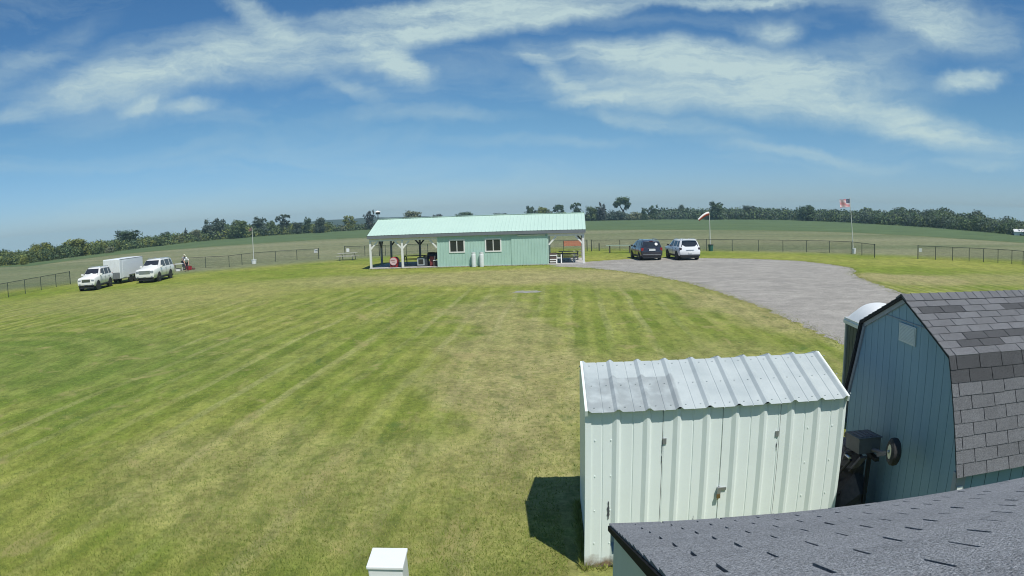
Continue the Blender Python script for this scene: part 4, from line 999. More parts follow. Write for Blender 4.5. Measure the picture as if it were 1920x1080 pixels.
def sign(px, py, gpx, gpy, w, h, label):
    g_ = at(gpx, gpy); z = zat(px, py, g_); t = thing('sign_board', (g_.x, g_.y-.06, 0), label, 'sign', 'small white signs on the fences', rz=math.atan2(g_.x, g_.y)*-1)
    q = MB(); q.box(-w/2, w/2, -.01, .01, z-h/2, z+h/2); q.build('panel', M['plate'], t)
    q = MB(); q.bar((-w/2+.03, .012, z), (w/2-.03, .012, z), .02, .02); q.build('clip', FENCE, t)
sign(593, 470.5, 593, 486.1, .42, .42, 'small square white sign at the fence end left of the picnic table')
sign(653, 469, 653, 481.3, .36, .42, 'small white sign on the fence just left of the clubhouse')
sign(1725, 469, 1725, 485.7, .30, .34, 'small white sign on the first post of the right fence')
a_, b_ = at(1058, 472), at(1089, 471.3); zt = zat(1072, 449, a_)
t = thing('safety_net', (a_.x, a_.y-.08, 0), 'orange safety net hung on the fence seen through the right porch', 'net', rz=math.atan2(b_.y-a_.y, b_.x-a_.x)); L_ = (b_-a_).length
q = MB(); nx_, nz_ = 26, 9
for i in range(nx_+1): x = L_*i/nx_; q.box(x-.011, x+.011, -.006+.012*math.sin(i), .006+.012*math.sin(i), .62, 1.16)
for j in range(nz_+1): z = .62+.54*j/nz_; q.box(0, L_, -.004, .004, z-.011, z+.011)
q.build('mesh', M['orange'], t)
q = MB()
for x in (0, L_):
    q = MB(); q.box(x-.02, x+.02, -.012, .012, .6, 1.2); q.build('edge_band', M['orange'], t)

# ------------------------------------------------------------------ flags, windsock
def pole_between(name, g_, topz, dx, dy, r_, m, t):
    q = MB(); q.tube([(0, 0, 0), (dx*.5, dy*.5, topz*.5), (dx, dy, topz)], [r_, r_*.8, r_*.55], 10); return q.build(name, m, t)
def bucket(t, w, h, dx=0):
    q = MB(); q.lathe([(w*.42, 0), (w*.5, h), (w*.53, h), (w*.53, h+.03), (w*.45, h+.03)], 20, 0, Matrix.Translation((dx, -.05, 0))); q.build('footing', M['white_plastic'], t, smooth=True)
g_ = at(1600, 475.5); tz = zat(1589, 372, g_)
t = thing('flagpole', g_, 'tall white leaning flagpole at the fence corner with white footing', 'flagpole'); pole_between('pole', g_, tz, -.36, 0, .05, mat('pole_white', (.62, .64, .60), None, .4), t); bucket(t, .42, .5, .05)
q = MB(); q.lathe([(.02, tz-.04), (.06, tz), (.02, tz+.06)], 12, 0, Matrix.Translation((-.36, 0, 0))); q.build('finial', M['steel'], t)
ft = thing('flag', (g_.x-.36, g_.y, tz), 'american flag with stars and stripes flying from the leaning flagpole', 'flag')
FW, FH, nc, nr = 1.18, .80, 26, 13; q = MB(); gridp = []
for i in range(nr+1):
    for j in range(nc+1):
        u, v = j/nc, i/nr
        gridp.append(Vector((-.03-FW*u*.97, .10*math.sin(u*8+v*1.5)*u**.6, -.06-FH*v-.10*u*u+.03*math.sin(u*7+v*2)*u)))
q.v = [tuple(p) for p in gridp]
for i in range(nr):
    for j in range(nc):
        mi = 2 if (i < 7 and j < 10) else (0 if i % 2 == 0 else 1)
        k_ = i*(nc+1)+j; q.f.append((k_, k_+1, k_+nc+2, k_+nc+1)); q.m.append(mi); q.t.append(.5)
for r9 in range(9):
    for c11 in range(11):
        if (r9+c11) % 2 == 0:
            fi = (r9+1)/10*7; fj = (c11+1)/12*10; i, j = int(fi), int(fj); a = gridp[i*(nc+1)+j]; b = gridp[(i+1)*(nc+1)+j+1]; p = a.lerp(b, .5); p = Vector((a.x+(b.x-a.x)*(fj-j), p.y, a.z+(b.z-a.z)*(fi-i)))
            for s_ in (-.012, .012): q.add([p+Vector((.017*math.sin(2*math.pi*k_/10)*(1 if k_ % 2 == 0 else .42), s_, .017*math.cos(2*math.pi*k_/10)*(1 if k_ % 2 == 0 else .42))) for k_ in range(10)], [tuple(range(10))], 1)
q.build('cloth', [mat('flag_red', (.55, .07, .10), (.48, .05, .08), .8), mat('flag_white', (.78, .76, .78), None, .8), mat('flag_blue', (.03, .05, .13), None, .8)], ft)
q = MB()
for z_ in (-.06, -.84):
    q = MB(); q.tube([(-.035, 0, z_), (.045, 0, z_)], .012, 6); q.build('clip', M['steel'], ft)
g_ = at(476.5, 494.5); tz = zat(474, 426, g_)
t = thing('flagpole', g_, 'slim white pole in a white footing by the left fence section', 'flagpole'); pole_between('pole', g_, tz, -.05, 0, .045, MATS['pole_white'], t); bucket(t, .62, .42, 0)
ft = thing('pennant', (g_.x-.05, g_.y, tz), 'faded red pennant hanging slack from the slim white pole', 'flag')
q = MB(); pr_ = None
for i in range(9):
    u = i/8; a = Vector((-.03-.42*u, .05*math.sin(u*6), -.02-.30*u*u)); b = a+Vector((.02*u, 0, -.40+.2*u))
    if pr_: q.quad(pr_[0], a, b, pr_[1])
    pr_ = (a, b)
q.build('cloth', mat('faded_red', (.20, .13, .12), (.16, .10, .10), .9), ft)
q = MB()
for z_ in (-.03, -.40):
    q = MB(); q.tube([(-.04, 0, z_), (.04, 0, z_)], .012, 6); q.build('clip', M['steel'], ft)
g_ = at(1332, 469.5); tz = zat(1330.3, 398.5, g_)
t = thing('windsock_pole', g_, 'thin pale windsock pole beside the green bin at the fence', 'pole'); pole_between('pole', g_, tz, -.06, 0, .06, MATS['pole_white'], t)
q = MB(); q.box(-.12, .12, -.12, .12, 0, .05); q.build('base_plate', M['steel'], t)
ft = thing('windsock', (g_.x-.06, g_.y, tz), 'white and orange windsock drooping left from its pole', 'windsock')
cl_pts = [Vector((-.05, 0, -.10)), Vector((-.32, 0, -.16)), Vector((-.65, 0, -.33)), Vector((-.95, 0, -.55)), Vector((-1.22, 0, -.78))]; rd = [.20, .195, .18, .16, .14]
seg = [('sleeve_white', 0, 2), ('sleeve_orange', 2, 3), ('sleeve_white', 3, 4)]
wh_ = mat('sock_white', (.82, .80, .76), None, .8); og_ = mat('sock_orange', (.46, .085, .05), None, .8)
q = MB(); n_ = 14
for i, p in enumerate(cl_pts):
    d = (cl_pts[min(i+1, 4)]-cl_pts[max(i-1, 0)]).normalized(); y = Vector((0, 1, 0)); x = y.cross(d).normalized()
    if x.z < 0: x = -x
    for k_ in range(n_): a = 2*math.pi*k_/n_; q.v.append(tuple(p+x*math.cos(a)*rd[i]+y*math.sin(a)*rd[i]))
for i in range(4):
    for k_ in range(n_):
        up_ = math.cos(2*math.pi*(k_+.5)/n_) > .15
        q.f.append((i*n_+k_, i*n_+(k_+1) % n_, (i+1)*n_+(k_+1) % n_, (i+1)*n_+k_)); q.m.append(0 if up_ else 1); q.t.append(.5)
q.build('sleeve', [wh_, og_], ft, smooth=True)
q = MB(); q.tube([(-.05, .2*math.cos(a), -.10+.2*math.sin(a)) for a in [2*math.pi*i/16 for i in range(17)]], .012, 6, cap=False); q.tube([(0, 0, -.02), (-.05, 0, .1)], .012, 6); q.build('hoop', M['steel'], ft)
g_ = at(1330.5, 470.3)
t = thing('waste_bin', g_, 'dark green waste bin with black liner at foot of the windsock pole', 'bin'); t.location.y -= .45
q = MB(); q.lathe([(.22, 0), (.28, .62), (.29, .62), (.29, .66), (.26, .66), (.25, .6)], 18); q.build('body', M['green_bin'], t, smooth=True)
q = MB(); q.lathe([(.26, .60), (.31, .655), (.30, .68), (.24, .70), (.20, .66)], 18); q.build('liner', M['black_plastic'], t, smooth=True)
# bird house pole behind the clubhouse
g_ = at(711.5, 480); zt, zb = zat(711, 395.5, g_), zat(711, 402, g_)
t = thing('bird_house', g_, 'white bird house on a dark pole above the left end of the green roof', 'bird house')
q = MB(); q.tube([(0, 0, 0), (0, 0, zb)], .05, 8); q.build('pole', M['black'], t)
q = MB(); q.box(-.22, .22, -.22, .22, zb, zb+.26); q.build('house_body', M['dark_wood'], t)
q = MB(); q.add([(-.34, -.34, zb+.26), (.34, -.34, zb+.26), (.34, .34, zb+.26), (-.34, .34, zb+.26), (0, 0, zt+.05)], [(0, 1, 4), (1, 2, 4), (2, 3, 4), (3, 0, 4), (3, 2, 1, 0)]); q.build('roof', M['white_wood'], t)

# ------------------------------------------------------------------ vehicles
def vehicle(name, label, cat, loc, heading, st, W_, Hd, paint, glassq, wheel_r, wx, rear=False, grille=None, van=False, group='parked cars'):
    """st: stations (x, z_low, z_belt, z_top, top_half_width_factor); x forward"""
    t = thing(name, loc, label, cat, group, rz=heading); hw = W_/2
    def sec(s):
        x, zl, zb, zt, f, wf = s; w = hw*wf
        return [Vector((x, y, z)) for y, z in ((0, zl), (w*.86, zl), (w*.97, zl+.12), (w, (zl+zb)/2), (w*.985, zb-.05), (w*.95, zb), (w*f, zt-.07), (w*f-.10, zt-.012), (0, zt+.012))]
    b = MB(); S = [sec(s) for s in st]; k_ = len(S[0])
    full = []
    for s in S: full.append(s + [Vector((p.x, -p.y, p.z)) for p in s[-2:0:-1]])
    n_ = len(full[0]); b.v = [tuple(p) for f in full for p in f]
    for i in range(len(full)-1):
        for j in range(n_):
            b.f.append((i*n_+j, i*n_+(j+1) % n_, (i+1)*n_+(j+1) % n_, (i+1)*n_+j)); b.m.append(0); b.t.append(.5)
    b.f.append(tuple(range(n_))[::-1]); b.m.append(0); b.t.append(.5); b.f.append(tuple((len(full)-1)*n_+j for j in range(n_))); b.m.append(0); b.t.append(.5)
    body = b.build('body', paint, t, smooth=True)
    def itp(x):
        for s, s2 in zip(st, st[1:]):
            if s2[0] <= x <= s[0]:
                f = (s[0]-x)/max(1e-6, s[0]-s2[0]); return [a+(c-a)*f for a, c in zip(s, s2)]
        return st[-1]
    def side_pt(x, v, off=.012):       # v: 0 belt .. 1 shoulder of roof
        s = itp(x); q_ = sec([x]+list(s[1:])); p = q_[5].lerp(q_[6], v); return Vector((p.x, p.y+off, p.z+.006))
    for (xa, xb, xc, xd) in glassq['side']:           # bottom front, bottom rear, top rear, top front
        for sgn in (1, -1):
            g_ = MB(); P4 = [side_pt(xa, .07), side_pt(xb, .07), side_pt(xc, .93), side_pt(xd, .93)]
            # subdivide along x to follow the body
            m_ = 6; lo = [side_pt(xa+(xb-xa)*i/m_, .07) for i in range(m_+1)]; hi = [side_pt(xd+(xc-xd)*i/m_, .93) for i in range(m_+1)]
            for i in range(m_):
                qd = [lo[i], lo[i+1], hi[i+1], hi[i]]
                g_.quad(*[Vector((p.x, sgn*p.y, p.z)) for p in (qd if sgn > 0 else qd[::-1])])
            g_.build('side_window', M['glass_dark'], t)
    for key, nm in (('front', 'windscreen'), ('back', 'rear_window')):
        (x0, z0, w0), (x1, z1, w1) = glassq[key]; g_ = MB(); m_ = 6; d = 1 if key == 'front' else -1
        lo = [Vector((x0+d*(.015-.03*(2*i/m_-1)**2), hw*w0*(2*i/m_-1), z0+.012)) for i in range(m_+1)]; hi = [Vector((x1+d*(.015-.03*(2*i/m_-1)**2), hw*w1*(2*i/m_-1), z1+.012)) for i in range(m_+1)]
        for i in range(m_): g_.quad(*([lo[i], lo[i+1], hi[i+1], hi[i]] if d > 0 else [lo[i+1], lo[i], hi[i], hi[i+1]]))
        g_.build(nm, M['glass_dark'], t)
    for x in wx:
        for sgn in (1, -1):
            ar = MB(); Ma = Matrix.Translation((x, sgn*(hw*.955), wheel_r)) @ Matrix.Rotation(R(90), 4, 'X')
            ar.lathe([(wheel_r*1.16, -.055), (wheel_r*1.16, .055)], 26, 0, Ma); ar.build('wheel_arch', M['black_plastic'], t)
            w = MB(); Mw = Matrix.Translation((x, sgn*(hw-.10), wheel_r)) @ Matrix.Rotation(R(-90*sgn), 4, 'X')
            w.lathe([(wheel_r*.66, -.12), (wheel_r*.93, -.12), (wheel_r, -.08), (wheel_r, .09), (wheel_r*.94, .125), (wheel_r*.68, .125)], 26, 0, Mw); wo = w.build('wheel', M['rubber'], t, smooth=True)
            rm_ = MB(); rm_.lathe([(wheel_r*.67, .122), (wheel_r*.62, .10)], 24, 0, Mw, cap=False); rm_.lathe([(.06, .118), (.05, .128)], 14, 0, Mw)
            for k2 in range(6):
                a = k2*math.pi/3; rm_.bar(Mw @ Vector((.04*math.cos(a), .04*math.sin(a), .115)), Mw @ Vector((wheel_r*.65*math.cos(a), wheel_r*.65*math.sin(a), .112)), .075, .02, 0, up=Mw.to_3x3() @ Vector((0, 0, 1)))
            rm_.build('rim', M['chrome'], wo)
            dk_ = MB(); dk_.lathe([(wheel_r*.64, .085), (wheel_r*.64, .09)], 20, 0, Mw); dk_.build('brake_disc', M['black'], wo)
    xf, xr = st[0][0], st[-1][0]
    for sgn in (1, -1):
        sm = MB()
        xs_ = glassq['side']; seam = [xs_[0][0]+.06, (xs_[0][1]+xs_[1][0])/2, (xs_[1][1]+xs_[2][0])/2]
        for x in seam:
            s_ = itp(x); q5 = sec([x]+list(s_[1:])); pts_ = [q5[2], q5[3], q5[4], q5[5]]
            for a_, b_ in zip(pts_, pts_[1:]): sm.bar((x, sgn*(a_.y+.001), a_.z), (x, sgn*(b_.y+.001), b_.z), .014, .012)
        for x0_, x1_ in zip(seam, seam[1:]):
            s_ = itp((x0_+x1_)/2); yy = hw*s_[5]*.97; sm.bar((x0_, sgn*(yy+.001), s_[1]+.12), (x1_, sgn*(yy+.001), s_[1]+.12), .012, .014)
        sm.build('door_seam', M['black'], body)
        sl_ = MB(); sl_.bar((wx[0]-wheel_r*1.2, sgn*hw*.955, st[3][1]+.03), (wx[1]+wheel_r*1.2, sgn*hw*.955, st[3][1]+.03), .06, .10); sl_.build('sill_trim', M['black_plastic'], t)
        for x in seam[1:]:
            hd_ = MB(); s_ = itp(x+.12); hd_.box(x+.05, x+.22, min(sgn*hw*s_[5]*.985, sgn*(hw*s_[5]*.985+.03)), max(sgn*hw*s_[5]*.985, sgn*(hw*s_[5]*.985+.03)), s_[2]-.16, s_[2]-.12); hd_.build('door_handle', glassq.get('rail_mat', M['chrome']), t)
    for sgn in (1, -1):
        mi = MB(); xm = glassq['mirror']; zb = itp(xm)[2]
        mi.box(xm-.08, xm+.08, sgn*hw*.96, sgn*(hw*.96+.20), zb+.03, zb+.19) if sgn > 0 else mi.box(xm-.08, xm+.08, -hw*.96-.20, -hw*.96, zb+.03, zb+.19)
        mi.build('mirror', glassq.get('mirror_mat', paint), t, bevel=.02)
    for sgn in (1, -1):
        rr_ = MB(); z = max(s[3] for s in st)
        rr_.tube([(glassq['rail'][0], sgn*hw*.66, z-.02), (glassq['rail'][0]-.1, sgn*hw*.67, z+.045), (glassq['rail'][1]+.1, sgn*hw*.67, z+.045), (glassq['rail'][1], sgn*hw*.66, z-.02)], .018, 6); rr_.build('roof_rail', glassq.get('rail_mat', M['chrome']), t)
    h_ = MB(); h_.box(xf-.03, xf-.45, -hw*.8, hw*.8, .20, .34); h_.box(xr+.03, xr+.45, -hw*.8, hw*.8, .20, .34); h_.box(xr+.5, xf-.5, -hw*.7, hw*.7, .24, st[3][1]+.05); h_.build('underbody', M['black'], t)
    return t, body

SUV = [(2.36, .50, .66, .70, .86, .86), (2.33, .40, .92, .98, .86, .95), (2.18, .36, 1.02, 1.09, .86, .985), (1.15, .35, 1.10, 1.17, .86, 1.0), (.42, .35, 1.12, 1.70, .74, 1.0), (.1, .35, 1.12, 1.76, .74, 1.0),
       (-1.7, .35, 1.12, 1.76, .74, 1.0), (-2.08, .35, 1.12, 1.70, .74, .995), (-2.30, .38, 1.10, 1.20, .80, .98), (-2.36, .48, .80, .86, .86, .93)]
SUVG = dict(side=[(.82, -.28, -.28, .36), (-.40, -1.28, -1.28, -.40), (-1.40, -2.02, -1.86, -1.40)], front=[(1.10, 1.18, .80), (.50, 1.66, .66)], back=[(-2.30, 1.17, .80), (-2.13, 1.64, .66)], mirror=.85, rail=(.1, -1.8))
def scaled(st, L, H):
    return [(s[0]*L/4.72, s[1], s[2]*H/1.76, s[3]*H/1.76, s[4], s[5]) for s in st]
def scaledg(g0, L, H):
    g = dict(g0); k_ = L/4.72; h = H/1.76
    g['side'] = [tuple(x*k_ for x in q_) for q_ in g0['side']]; g['front'] = [(a*k_, b*h, c) for a, b, c in g0['front']]; g['back'] = [(a*k_, b*h, c) for a, b, c in g0['back']]; g['mirror'] = g0['mirror']*k_; g['rail'] = tuple(x*k_ for x in g0['rail']); return g
def front_end(t, xf, hw, H, gm, low=.55, gh=.26, gw=.50):
    k_ = H/1.76
    g_ = MB(); z0 = .70*k_
    g_.box(xf-.05, xf+.012, -hw*gw, hw*gw, z0, z0+gh); go = g_.build('grille', gm, t)
    for i in range(3):
        s_ = MB(); z = z0+.04+i*gh*.3; s_.box(xf+.013, xf+.022, -hw*gw*.94, hw*gw*.94, z, z+.025); s_.build('grille_bar', M['chrome'], go)
    for sgn in (1, -1):
        l_ = MB(); a, b = sorted((sgn*hw*.56, sgn*hw*.90)); l_.box(xf-.14, xf-.005, a, b, z0+.04, z0+gh-.02); l_.build('headlight', M['lamp_clear'], t, bevel=.03)
        l_ = MB(); a, b = sorted((sgn*hw*.62, sgn*hw*.80)); l_.box(xf-.06, xf+.006, a, b, .50, .58); l_.build('fog_lamp', M['lamp_clear'], t)
    b_ = MB(); b_.box(xf-.25, xf+.02, -hw*.88, hw*.88, .40, .48); b_.build('front_bumper', M['black_plastic'], t, bevel=.02)
    p = MB(); p.box(xf+.021, xf+.03, -.16, .16, .52, .62); p.build('number_plate', M['plate'], t)
def rear_end(t, xr, hw, H, lamp, plate=True, vertical=True):
    k_ = H/1.76
    for sgn in (1, -1):
        l_ = MB(); a, b = sorted((sgn*hw*.76, sgn*hw*.965)); l_.box(xr-.012, xr+.16, a, b, .84*k_, 1.12*k_); l_.build('tail_light', lamp, t, bevel=.02)
    if plate: p = MB(); p.box(xr-.045, xr-.03, -.17, .17, .86, .98); p.build('number_plate', M['plate'], t)
def heading_to(dx, dy): return math.atan2(dy, dx)

hx, hy = math.sin(R(11)), -math.cos(R(11))
g_ = (at(178, 544)+at(206, 536.5))/2; L, H, Wd = 4.35, 1.76, 1.76
side = Vector((hy, -hx, 0)).normalized()   # towards the car's right (picture left)
hd = heading_to(hx, hy); ctr = g_ + Vector((-math.cos(R(11)), -math.sin(R(11)), 0))*Wd/2 + Vector((.28, 0, 0))
st = scaled(SUV, L, H); e1, bd = vehicle('suv', 'white SUV parked in front of the white box trailer with black grille', 'car', ctr, hd, st, Wd, H, M['white_paint'], scaledg(SUVG, L, H), .37, (1.40, -1.38))
front_end(e1, st[0][0], Wd/2, H, M['black_plastic'], gh=.22, gw=.46); rear_end(e1, st[-1][0], Wd/2, H, M['tail_red'])
# its trailer
hitch = ctr - Vector((hx, hy, 0))*2.35; ht_ = Vector((math.sin(R(0)), -math.cos(R(0)), 0)); tc_ = hitch - ht_*3.55
t = thing('box_trailer', tc_, 'white enclosed box trailer hitched behind the left white SUV', 'trailer', rz=heading_to(ht_.x, ht_.y)); wt = mat('trailer_white', (.74, .77, .78), (.70, .73, .74), .4, scale=.8)
q = MB(); q.box(-1.9, 2.45, -.95, .95, .46, 2.18); q.build('body', wt, t, bevel=.05)
q = MB(); q.box(2.451, 2.475, -.93, .93, .48, 1.0); q.build('stone_guard', M['steel'], t)
q = MB(); q.box(2.451, 2.47, -.90, .90, 1.02, 2.13); q.build('nose_panel', mat('nose_lit_white', (.82, .84, .82), None, .35), t)  # whiter than the body: the brighter light on the front is in its colour
for y in (-.955, .955):
    q = MB(); q.box(-1.86, 2.4, min(y, y*.995), max(y, y*.995), .45, .51); q.box(-1.86, 2.4, min(y, y*.995), max(y, y*.995), 2.11, 2.16); q.build('side_trim', M['steel'], t)
q = MB(); q.bar((2.4, -.6, .42), (3.75, 0, .42), .07, .08); q.bar((2.4, .6, .42), (3.75, 0, .42), .07, .08); q.tube([(3.4, 0, 0.02), (3.4, 0, .8)], .035, 8); q.build('drawbar', M['black'], t)
for x in (-.25, .5):
    for s_ in (-1, 1):
        w = MB(); Mw = Matrix.Translation((x, s_*.88, .33)) @ Matrix.Rotation(R(-90*s_), 4, 'X'); w.lathe([(.2, -.09), (.3, -.1), (.33, -.06), (.33, .06), (.3, .1), (.2, .1)], 22, 0, Mw); wo = w.build('wheel', M['rubber'], t, smooth=True)
        w = MB(); w.lathe([(.05, .1), (.19, .085)], 18, 0, Mw); w.build('rim', M['plate'], wo)
for s_ in (-1, 1):
    q = MB(); a, b = sorted((s_*.96, s_*1.04)); q.box(-.65, .9, a, b, .68, .74); q.build('mudguard', M['steel'], t)
q = MB(); q.box(1.3, 1.95, .951, .97, .55, 2.0); q.build('side_door', wt, t)

hx2, hy2 = math.sin(R(8)), -math.cos(R(8)); L, H, Wd = 5.55, 1.90, 1.98
g_ = (at(289, 528)+at(323, 521.5))/2; ctr2 = g_ + Vector((-math.cos(R(8)), -math.sin(R(8)), 0))*Wd/2 + Vector((.25, 0, 0))
st = scaled(SUV, L, H); e2, bd = vehicle('suv', 'long white SUV with wide chrome grille parked right of the box trailer', 'car', ctr2, heading_to(hx2, hy2), st, Wd, H, M['white_paint'], scaledg(SUVG, L, H), .40, (1.52, -1.50))
front_end(e2, st[0][0], Wd/2, H, M['steel'], gh=.30, gw=.56); rear_end(e2, st[-1][0], Wd/2, H, M['tail_red'])

VAN = [(2.45, .45, .62, .66, .86, .84), (2.40, .34, .82, .88, .86, .94), (2.2, .30, .96, 1.02, .86, .98), (1.55, .28, 1.04, 1.14, .85, 1.0), (.45, .28, 1.06, 1.66, .76, 1.0), (-.1, .28, 1.06, 1.75, .76, 1.0),
       (-1.8, .28, 1.06, 1.72, .76, 1.0), (-2.16, .30, 1.06, 1.64, .76, .99), (-2.40, .34, 1.02, 1.16, .84, .975), (-2.46, .44, .76, .84, .86, .94)]
VG = dict(side=[(1.05, -.1, -.1, .45), (-.22, -1.28, -1.28, -.22), (-1.38, -2.06, -1.92, -1.38)], front=[(1.50, 1.15, .80), (.52, 1.62, .68)], back=[(-2.405, 1.14, .82), (-2.20, 1.60, .70)], mirror=1.05, rail=(.0, -1.8), mirror_mat=M['black_plastic'])
g_ = at(1222, 488.3); hv = R(92); L = 4.9
vt, bd = vehicle('minivan', 'dark blue minivan parked on the gravel with a white sticker on its rear window', 'car', g_+Vector((math.cos(hv), math.sin(hv), 0))*2.3, hv, VAN, 1.96, 1.75, M['navy_paint'], VG, .34, (1.5, -1.5))
rear_end(vt, -2.43, .98, 1.72, M['tail_red'], plate=False)
p = MB(); p.box(-2.497, -2.475, -.30, .26, .84, .98); p.build('number_plate', M['plate'], vt)
p = MB(); p.box(-2.475, -2.45, -.30, .30, 1.03, 1.07); p.build('chrome_strip', M['chrome'], vt)
p = MB(); p.box(-2.50, -2.47, -.80, .80, .50, .54); p.build('bumper_strip', M['chrome'], vt)
p = MB(); Mx = Matrix.Translation((-2.345, -.40, 1.40)) @ Matrix.Rotation(R(-66), 4, 'Y'); p.lathe([(.13, 0), (.13, .012)], 20, 0, Mx); p.build('window_sticker', M['plate'], vt)
p = MB(); p.box(-2.28, -2.18, -.16, .16, 1.655, 1.68); p.build('brake_lamp', M['tail_red'], vt)

g_ = at(1293, 488.0); L, H, Wd = 4.75, 1.76, 1.96; hv = R(93)
SUV2 = scaled(SUV, L, H)
st_, bd = vehicle('suv', 'white SUV parked on the gravel beside the dark minivan', 'car', g_+Vector((math.cos(hv), math.sin(hv), 0))*2.2, hv, SUV2, Wd, H, M['bright_paint'], dict(scaledg(SUVG, L, H), mirror_mat=M['black_plastic']), .38, (1.42, -1.42))
for sgn in (1, -1):
    l_ = MB(); a, b = sorted((sgn*.74, sgn*.95)); l_.box(-2.355, -2.2, a, b, .80, 1.10); l_.build('tail_light', mat('smoked_lamp', (.05, .04, .05), None, .2), st_, bevel=.02)
p = MB(); p.box(-2.40, -2.2, -.90, .90, .34, .50); p.build('rear_bumper', M['black_plastic'], st_, bevel=.02)
p = MB(); p.box(-2.415, -2.385, -.35, .35, .88, .905); p.build('tailgate_recess', M['steel'], st_)
p = MB(); p.box(-2.42, -2.385, -.17, .17, .60, .70); p.build('number_plate', M['plate'], st_)
p = MB(); p.box(-2.30, -2.02, -.62, .62, 1.765, 1.80); p.build('spoiler', M['bright_paint'], st_)

# ------------------------------------------------------------------ people
def skin_mesh(name, pts, edges, rad, m, parent, sub=2, root=0):
    me = bpy.data.meshes.new(name); me.from_pydata([tuple(p) for p in pts], edges, []); me.materials.append(m)
    o = bpy.data.objects.new(name, me); COL.objects.link(o); o.parent = parent
    md = o.modifiers.new('skin', 'SKIN'); md.use_smooth_shade = True
    if not me.skin_vertices: return o
    for i, r_ in enumerate(rad):
        d = me.skin_vertices[0].data[i]; d.radius = (r_, r_) if not isinstance(r_, tuple) else r_; d.use_root = (i == root)
    o.modifiers.new('sub', 'SUBSURF').levels = sub; o.modifiers['sub'].render_levels = sub
    return o
def person(loc, rz, label, bend, shirt, trousers, hat):
    t = thing('person', loc, label, 'person', 'people by the white SUV', rz)
    # faces +x; hip pivot, torso leaning forward by bend
    c, s = math.cos(bend), math.sin(bend)
    hip = Vector((-.10*s, 0, .93)); tor = lambda u, y=0, f=0: hip + Vector((s*u + c*f, y, c*u - s*f))
    neck, head = tor(.52), tor(.70, 0, .05)
    shL, shR = tor(.46, .19), tor(.46, -.19)
    reach = .55 if bend > .6 else .15
    elL, elR = shL+Vector((.10*s+.05, .05, -.27)), shR+Vector((.10*s+.05, -.05, -.27))
    haL, haR = elL+Vector((.10+reach*.2, -.06, -.22)), elR+Vector((.10+reach*.2, .06, -.22))
    kn = lambda y: Vector((.05, y, .50)); an = lambda y: Vector((-.03, y*1.1, .09)); toe = lambda y: Vector((.15, y*1.2, .04))
    P = [hip, tor(.25), neck, tor(.60, 0, .02), head, tor(.82, 0, .05), shL, elL, haL, shR, elR, haR, Vector((hip.x, .1, .88)), kn(.11), an(.11), toe(.11), Vector((hip.x, -.1, .88)), kn(-.11), an(-.11), toe(-.11)]
    E = [(0, 1), (1, 2), (2, 3), (3, 4), (4, 5), (2, 6), (6, 7), (7, 8), (2, 9), (9, 10), (10, 11), (0, 12), (12, 13), (13, 14), (14, 15), (0, 16), (16, 17), (17, 18), (18, 19)]
    rad = [.13, .12, .07, .05, .095, .07, .06, .042, .03, .06, .042, .03, .085, .058, .04, .035, .085, .058, .04, .035]
    # hands: palm, thumb and four bent fingers each
    for (ei, hi_) in ((7, 8), (10, 11)):
        d = (P[hi_]-P[ei]).normalized(); sd_ = d.cross(Vector((1, 0, 0))).normalized(); up_ = sd_.cross(d)
        pal = len(P); P.append(P[hi_]+d*.07); E.append((hi_, pal)); rad.append(.028)
        for k2 in range(4):
            off = sd_*(k2-1.5)*.021; ln = (.07, .08, .075, .06)[k2]; a = len(P); P.append(P[pal]+d*.03+off); P.append(P[pal]+d*(.03+ln*.55)+off+up_*.008); P.append(P[pal]+d*(.03+ln)+off+up_*.03)
            E += [(pal, a), (a, a+1), (a+1, a+2)]; rad += [.010, .009, .008]
        a = len(P); P.append(P[hi_]+d*.03+sd_*.035); P.append(P[hi_]+d*.075+sd_*.055+up_*.02); E += [(hi_, a), (a, a+1)]; rad += [.011, .009]
    skin_mesh('body', P, E, rad, M['skin'], t)
    Ps = [hip+Vector((0, 0, .0)), tor(.25), tor(.47), tor(.47, .17), shL.lerp(elL, .55), tor(.47, -.17), shR.lerp(elR, .55)]
    skin_mesh('shirt', Ps, [(0, 1), (1, 2), (2, 3), (3, 4), (2, 5), (5, 6)], [.165, .175, .14, .095, .075, .095, .075], shirt, t)
    Pt = [hip, Vector((hip.x, .1, .86)), kn(.11), an(.11)+Vector((0, 0, .04)), Vector((hip.x, -.1, .86)), kn(-.11), an(-.11)+Vector((0, 0, .04))]
    skin_mesh('trousers', Pt, [(0, 1), (1, 2), (2, 3), (0, 4), (4, 5), (5, 6)], [.15, .115, .088, .07, .115, .088, .07], trousers, t)
    for y in (.11, -.11):
        q = MB(); q.box(-.12, .17, y*1.15-.05, y*1.15+.05, .0, .085); q.build('shoe', M['black_plastic'], t, bevel=.03)
    hM = Matrix.Translation(head) @ Matrix.Rotation(bend*.8, 4, 'Y')
    q = MB(); q.lathe([(.115, .03), (.112, .08), (.08, .135), (.02, .15)], 18, 0, hM); q.box(.06, .20, -.075, .075, .03, .042, 0, hM); q.build('cap', hat, t, smooth=True)
    f = MB(); f.lathe([(.008, .0), (.016, .012), (.012, .03)], 8, 0, hM @ Matrix.Translation((.095, 0, -.02))); f.build('nose', M['skin'], t)
    for y in (.035, -.035):
        f = MB(); f.lathe([(.004, -.006), (.011, 0), (.004, .006)], 8, 0, hM @ Matrix.Translation((.088, y, .012))); f.build('eye', M['black'], t)
        f = MB(); f.lathe([(.01, -.02), (.02, 0), (.01, .02)], 8, 0, hM @ Matrix.Translation((0, y*2.75, -.01))); f.build('ear', M['skin'], t)
    f = MB(); f.box(.083, .093, -.025, .025, -.062, -.052, 0, hM); f.build('mouth', mat('lip', (.30, .12, .10), None, .6), t)
    return t
